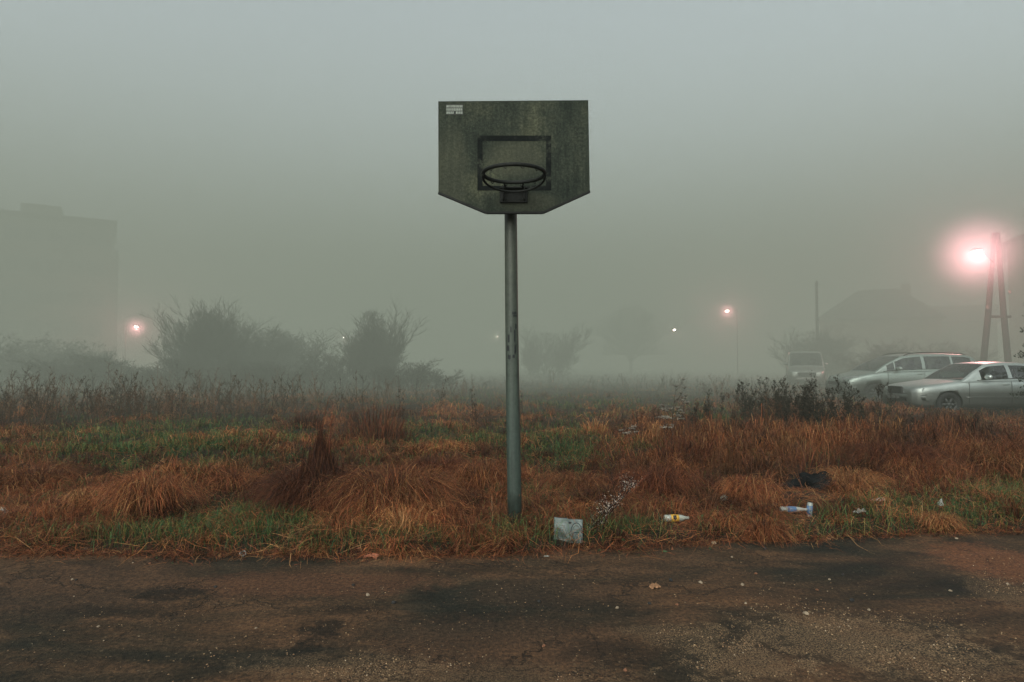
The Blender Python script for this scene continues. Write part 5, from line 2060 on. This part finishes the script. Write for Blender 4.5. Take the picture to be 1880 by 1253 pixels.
def street_lamp(px, py, y, label, power, emis, lens=.13, side=1, halo=0):
    c = at(px, py, y)
    x = c.x + .9 * side
    z0 = -.05
    root = empty('street_lamp', (x, y, z0))
    tag(root, label, 'street lamp', 'street lamps glowing in the fog')
    h = c.z - z0
    MB().tube([(0, 0, 0), (0, 0, h * .5), (0, 0, h + .02)], [.06, .05, .036], 12).build('pole', m_steel, root, True)
    MB().tube([(0, 0, h - .06), (-.3 * side, 0, h + .12), (-.62 * side, 0, h + .15)], [.035, .032, .028], 8).build('arm', m_steel, root, True)
    hd = MB().lathe([(0, .14), (.07, .13), (.15, .08), (.17, .02), (.165, .01), (0, .015)], 18, Matrix.Translation((-.9 * side, 0, h + .04)) @ Matrix.Diagonal((1.7, 1, 1, 1))).build('lamp_head', m_steel, root, True)
    MB().lathe([(0, .01), (lens, .005), (lens * .9, -lens * .55), (lens * .5, -lens * .85), (0, -lens * .95)], 18, Matrix.Translation((-.9 * side, 0, h + .035))).build('lens', emission_mat('lamp_glow', (1.0, .72, .62), emis), hd, True)
    light_at(root, (-.9 * side, 0, h - .22), power)
    if halo:
        halo_glow(root, (-.9 * side, 0, h), halo, 3.2)
    return root


street_lamp(1335, 571, 58, 'glowing street lamp between the post and the van', 2600, 60, .16, 1, .95)
street_lamp(1238, 606, 92, 'distant bright pinpoint street lamp left of the glowing middle lamp', 900, 1500, .2, 1)
street_lamp(1157, 620, 118, 'faintest tiny lamp in front of the faint bare tree', 200, 1800, .14, 1)
street_lamp(912, 618, 116, 'tiny lamp close left of the hoop post', 200, 5000, .17, -1)
street_lamp(632, 620, 112, 'tiny pink lamp among the twigs of the narrow shrub', 300, 5000, .18, -1)
street_lamp(300, 624, 128, 'tiny lamp low beside the tallest shrub', 200, 8000, .17, -1)
street_lamp(250, 600, 55, 'glowing lamp in front of the apartment block on the left', 3000, 60, .15, -1, 1.15)

# A-shaped double wooden pole carrying the big lamp
Y1 = 30.5
pt = at(1829, 428, Y1)
root = empty('lamp_pole', (pt.x, Y1, -.05))
tag(root, 'A-shaped wooden double pole with the brightest lamp at the right', 'lamp pole')
zt = pt.z + .05
for px in (1800, 1856):
    b_ = at(px, 720, Y1).x - pt.x
    MB().tube([(b_, 0, 0), (b_ * .5, 0, zt * .5), (b_ * .1, 0, zt)], [.15, .13, .10], 12).build('pole', m_wood, root, True)
zc = at(1829, 582, Y1).z + .05
MB().box((0.0, -.02, zc), (1.15, .10, .12)).build('crossbar', m_wood, root)
for px, py in ((1808, 568), (1849, 540)):
    q = at(px, py, Y1)
    MB().lathe([(0, 0), (.06, 0), (.06, .05), (.04, .07), (.065, .09), (.04, .12), (.06, .14), (.02, .17), (0, .17)], 12, Matrix.Translation((q.x - pt.x, -.17, q.z + .05))).build('insulator', m_conc, root, True)
q = at(1793, 462, Y1 - 1.5)
lx, lz = q.x - pt.x, q.z + .05
MB().tube([(-.1, 0, lz - .35), (lx * .5, -.6, lz + .1), (lx, -1.3, lz + .17)], [.035, .032, .028], 8).build('lamp_arm', m_steel, root, True)
hd = MB().lathe([(0, .16), (.08, .15), (.17, .09), (.2, .03), (.19, .02), (0, .02)], 20, Matrix.Translation((lx, -1.5, lz)) @ Matrix.Diagonal((1, 1.6, 1, 1))).build('lamp_head', m_steel, root, True)
MB().lathe([(0, .02), (.13, .015), (.12, -.05), (.07, -.09), (0, -.10)], 20, Matrix.Translation((lx, -1.5, lz))).build('lens', emission_mat('bright_lamp_glow', (1.0, .66, .60), 5), hd, True)
light_at(root, (lx, -1.5, lz - .22), 2600, .14)
halo_glow(root, (lx, -1.5, lz - .02), 2.3, .78, (1.0, .50, .54))

# thin pole behind the van
q = at(1499, 515, 46)
root = empty('utility_pole', (q.x, 46, -.05))
tag(root, 'thin dark utility pole rising beside the round tree', 'utility pole')
MB().tube([(0, 0, 0), (0, 0, q.z)], [.13, .09], 10).build('pole', m_wood, root, True)
MB().box((0, -.08, q.z - .25), (.42, .08, .08)).build('crossarm', m_wood, root)

# ------------------------------------------------------------------ buildings
m_brick = simple('brown_brick', (.15, .095, .07), .9, .2, 0, .25, 1.5)
m_roof = simple('dark_roof', (.05, .042, .036), .85, .2, 0, .25, 1.5)
m_win = simple('window_glass_dark', (.03, .032, .032), .15, .5, 0, .3, 1)
m_frm = simple('window_frame_pale', (.14, .135, .115), .6, .3, 0, .15, 4)


def windows(root, x0, x1, nx_, z0, dz, nz, yf, w_=1.3, h_=1.4):
    fm = MB()
    fm.box((0, -.03, 0), (w_ + .16, .06, h_ + .16))
    gm2 = MB()
    for sx in (-1, 1):
        gm2.box((sx * w_ * .25, -.067, 0), (w_ * .45, .012, h_ * .94))
    f0, g0 = fm.mesh('window'), gm2.mesh('pane')
    f0.materials.append(m_frm)
    g0.materials.append(m_win)
    for j in range(nz):
        for i in range(nx_):
            o = bpy.data.objects.new('window', f0)
            COL.objects.link(o)
            o.parent = root
            o.location = (x0 + (x1 - x0) * (i + .5) / nx_, yf, z0 + dz * j)
            p_ = bpy.data.objects.new('pane', g0)
            COL.objects.link(p_)
            p_.parent = o


YB = 59.0
xl, xr = at(-60, 600, YB).x, at(206, 600, YB).x
zt = at(150, 412, YB).z
az = -math.atan2(xr, YB)
root = empty('apartment_block', Vector((xr, YB, 0)) + Matrix.Rotation(az, 3, 'Z') @ Vector((-(xr - xl) / 2, 6, 0)), az)
tag(root, 'tall apartment block almost swallowed by fog on the left', 'building')
hw_ = (xr - xl) / 2
MB().box((0, 0, zt / 2), (hw_ * 2, 12, zt)).build('wall', m_conc, root)
rf = MB().box((0, 0, zt + .15), (hw_ * 2 + .5, 12.5, .3)).build('roof', m_roof, root)
pa, pc = at(72, 388, YB).x, at(130, 388, YB).x
zp = at(100, 388, YB).z
MB().box(((pa + pc) / 2 - (xl + xr) / 2, -3.5, (zt + .3 + zp) / 2), (pc - pa, 4, zp - zt - .3)).build('lift_housing', m_conc, rf)
xe = at(217, 455, YB).x
ze = at(217, 452, YB).z
MB().box((hw_ + (xe - xr) / 2 + .002, 1.0, ze / 2), (xe - xr, 9, ze)).build('stair_wing', m_conc, root)
windows(root, -hw_ + .6, hw_ - .6, 8, 1.6, 2.75, 5, -6.0)

YH = 44.0
xl = at(1853, 600, YH).x
ztop = at(1858, 446, YH).z
az = -math.atan2(xl, YH)
root = empty('gabled_house', Vector((xl, YH, 0)) + Matrix.Rotation(az, 3, 'Z') @ Vector((6, 5, 0)), az)
tag(root, 'tall gabled house in the fog cut by the right edge behind the lamp pole', 'building')
MB().box((0, 0, ztop / 2), (12, 10, ztop)).build('wall', m_brick, root)
MB().prism([(-6.4, ztop - .05), (6.4, ztop - .05), (0, ztop + 2.6)], -5.3, 5.3).build('roof', m_roof, root)
windows(root, -5.4, 5.4, 4, 1.7, 2.8, 3, -5.0)

YH = 53.0
xl, xr = at(1522, 600, YH).x, at(1702, 600, YH).x
az = -math.atan2((xl + xr) / 2, YH)
root = empty('hipped_house', Vector(((xl + xr) / 2, YH, 0)) + Matrix.Rotation(az, 3, 'Z') @ Vector((0, 4.5, 0)), az)
tag(root, 'house with a hipped roof fading into the fog behind the people carrier', 'building')
hw_ = (xr - xl) / 2 / math.cos(az) * .93
zt, zr_ = at(1600, 585, YH).z, at(1600, 532, YH + 4).z
MB().box((0, 0, zt / 2), (hw_ * 2, 9, zt)).build('wall', m_brick, root)
vs = [(-hw_ - .4, -4.9, zt - .04), (hw_ + .4, -4.9, zt - .04), (hw_ + .4, 4.9, zt - .04), (-hw_ - .4, 4.9, zt - .04), (-hw_ * .35, 0, zr_), (hw_ * .35, 0, zr_)]
rf = MB().add(vs, [(3, 2, 1, 0), (0, 1, 5, 4), (2, 3, 4, 5), (1, 2, 5), (3, 0, 4)]).build('roof', m_roof, root)
MB().box((hw_ * .5, 1.0, zr_ - .3), (.7, .7, 1.5)).build('chimney', m_brick, rf)
windows(root, -hw_ + .4, hw_ - .4, 4, 1.5, 2.6, 1, -4.5, 1.1, 1.2)

YH = 56.0
xl, xr = at(1690, 600, YH).x, at(1815, 600, YH).x
zt = at(1750, 590, YH).z
az = -math.atan2((xl + xr) / 2, YH)
root = empty('low_house', Vector(((xl + xr) / 2, YH, 0)) + Matrix.Rotation(az, 3, 'Z') @ Vector((0, 4, 0)), az)
tag(root, 'low pitched-roof house dimly seen left of the lamp pole', 'building')
hw_ = (xr - xl) / 2
MB().box((0, 0, zt / 2), (hw_ * 2, 8, zt)).build('wall', m_brick, root)
zr_ = at(1750, 556, YH).z
vs = [(-hw_ - .3, -4.4, zt - .04), (hw_ + .3, -4.4, zt - .04), (hw_ + .3, 4.4, zt - .04), (-hw_ - .3, 4.4, zt - .04), (-hw_ - .3, 0, zr_), (hw_ + .3, 0, zr_)]
MB().add(vs, [(3, 2, 1, 0), (0, 1, 5, 4), (2, 3, 4, 5), (1, 2, 5), (3, 0, 4)]).build('roof', m_roof, root)
windows(root, -hw_ + .3, hw_ - .3, 3, 1.5, 2.5, 1, -4.0, 1.1, 1.2)

# ------------------------------------------------------------------ camera and render settings
cd = bpy.data.cameras.new('camera')
cd.sensor_width = 36.0
cd.lens = 36.0 * F / 1880.0
cd.clip_start = 0.05
cd.clip_end = 2000
co = bpy.data.objects.new('camera', cd)
COL.objects.link(co)
co.location = (0, 0, CAM_Z)
co.rotation_euler = (PI / 2 + PITCH, 0, 0)
scene.camera = co
scene.view_settings.view_transform = 'Standard'
scene.view_settings.look = 'None'
scene.view_settings.exposure = 0
scene.view_settings.gamma = 1
cy = scene.cycles
cy.max_bounces = 6
cy.diffuse_bounces = 2
cy.glossy_bounces = 2
cy.transmission_bounces = 3
cy.transparent_max_bounces = 10
cy.volume_bounces = 0
cy.use_denoising = True
cy.denoiser = 'OPENIMAGEDENOISE'
cy.denoising_input_passes = 'RGB_ALBEDO_NORMAL'
cy.volume_step_rate = 1.0
cy.volume_max_steps = 64
cy.sample_clamp_indirect = 3.0
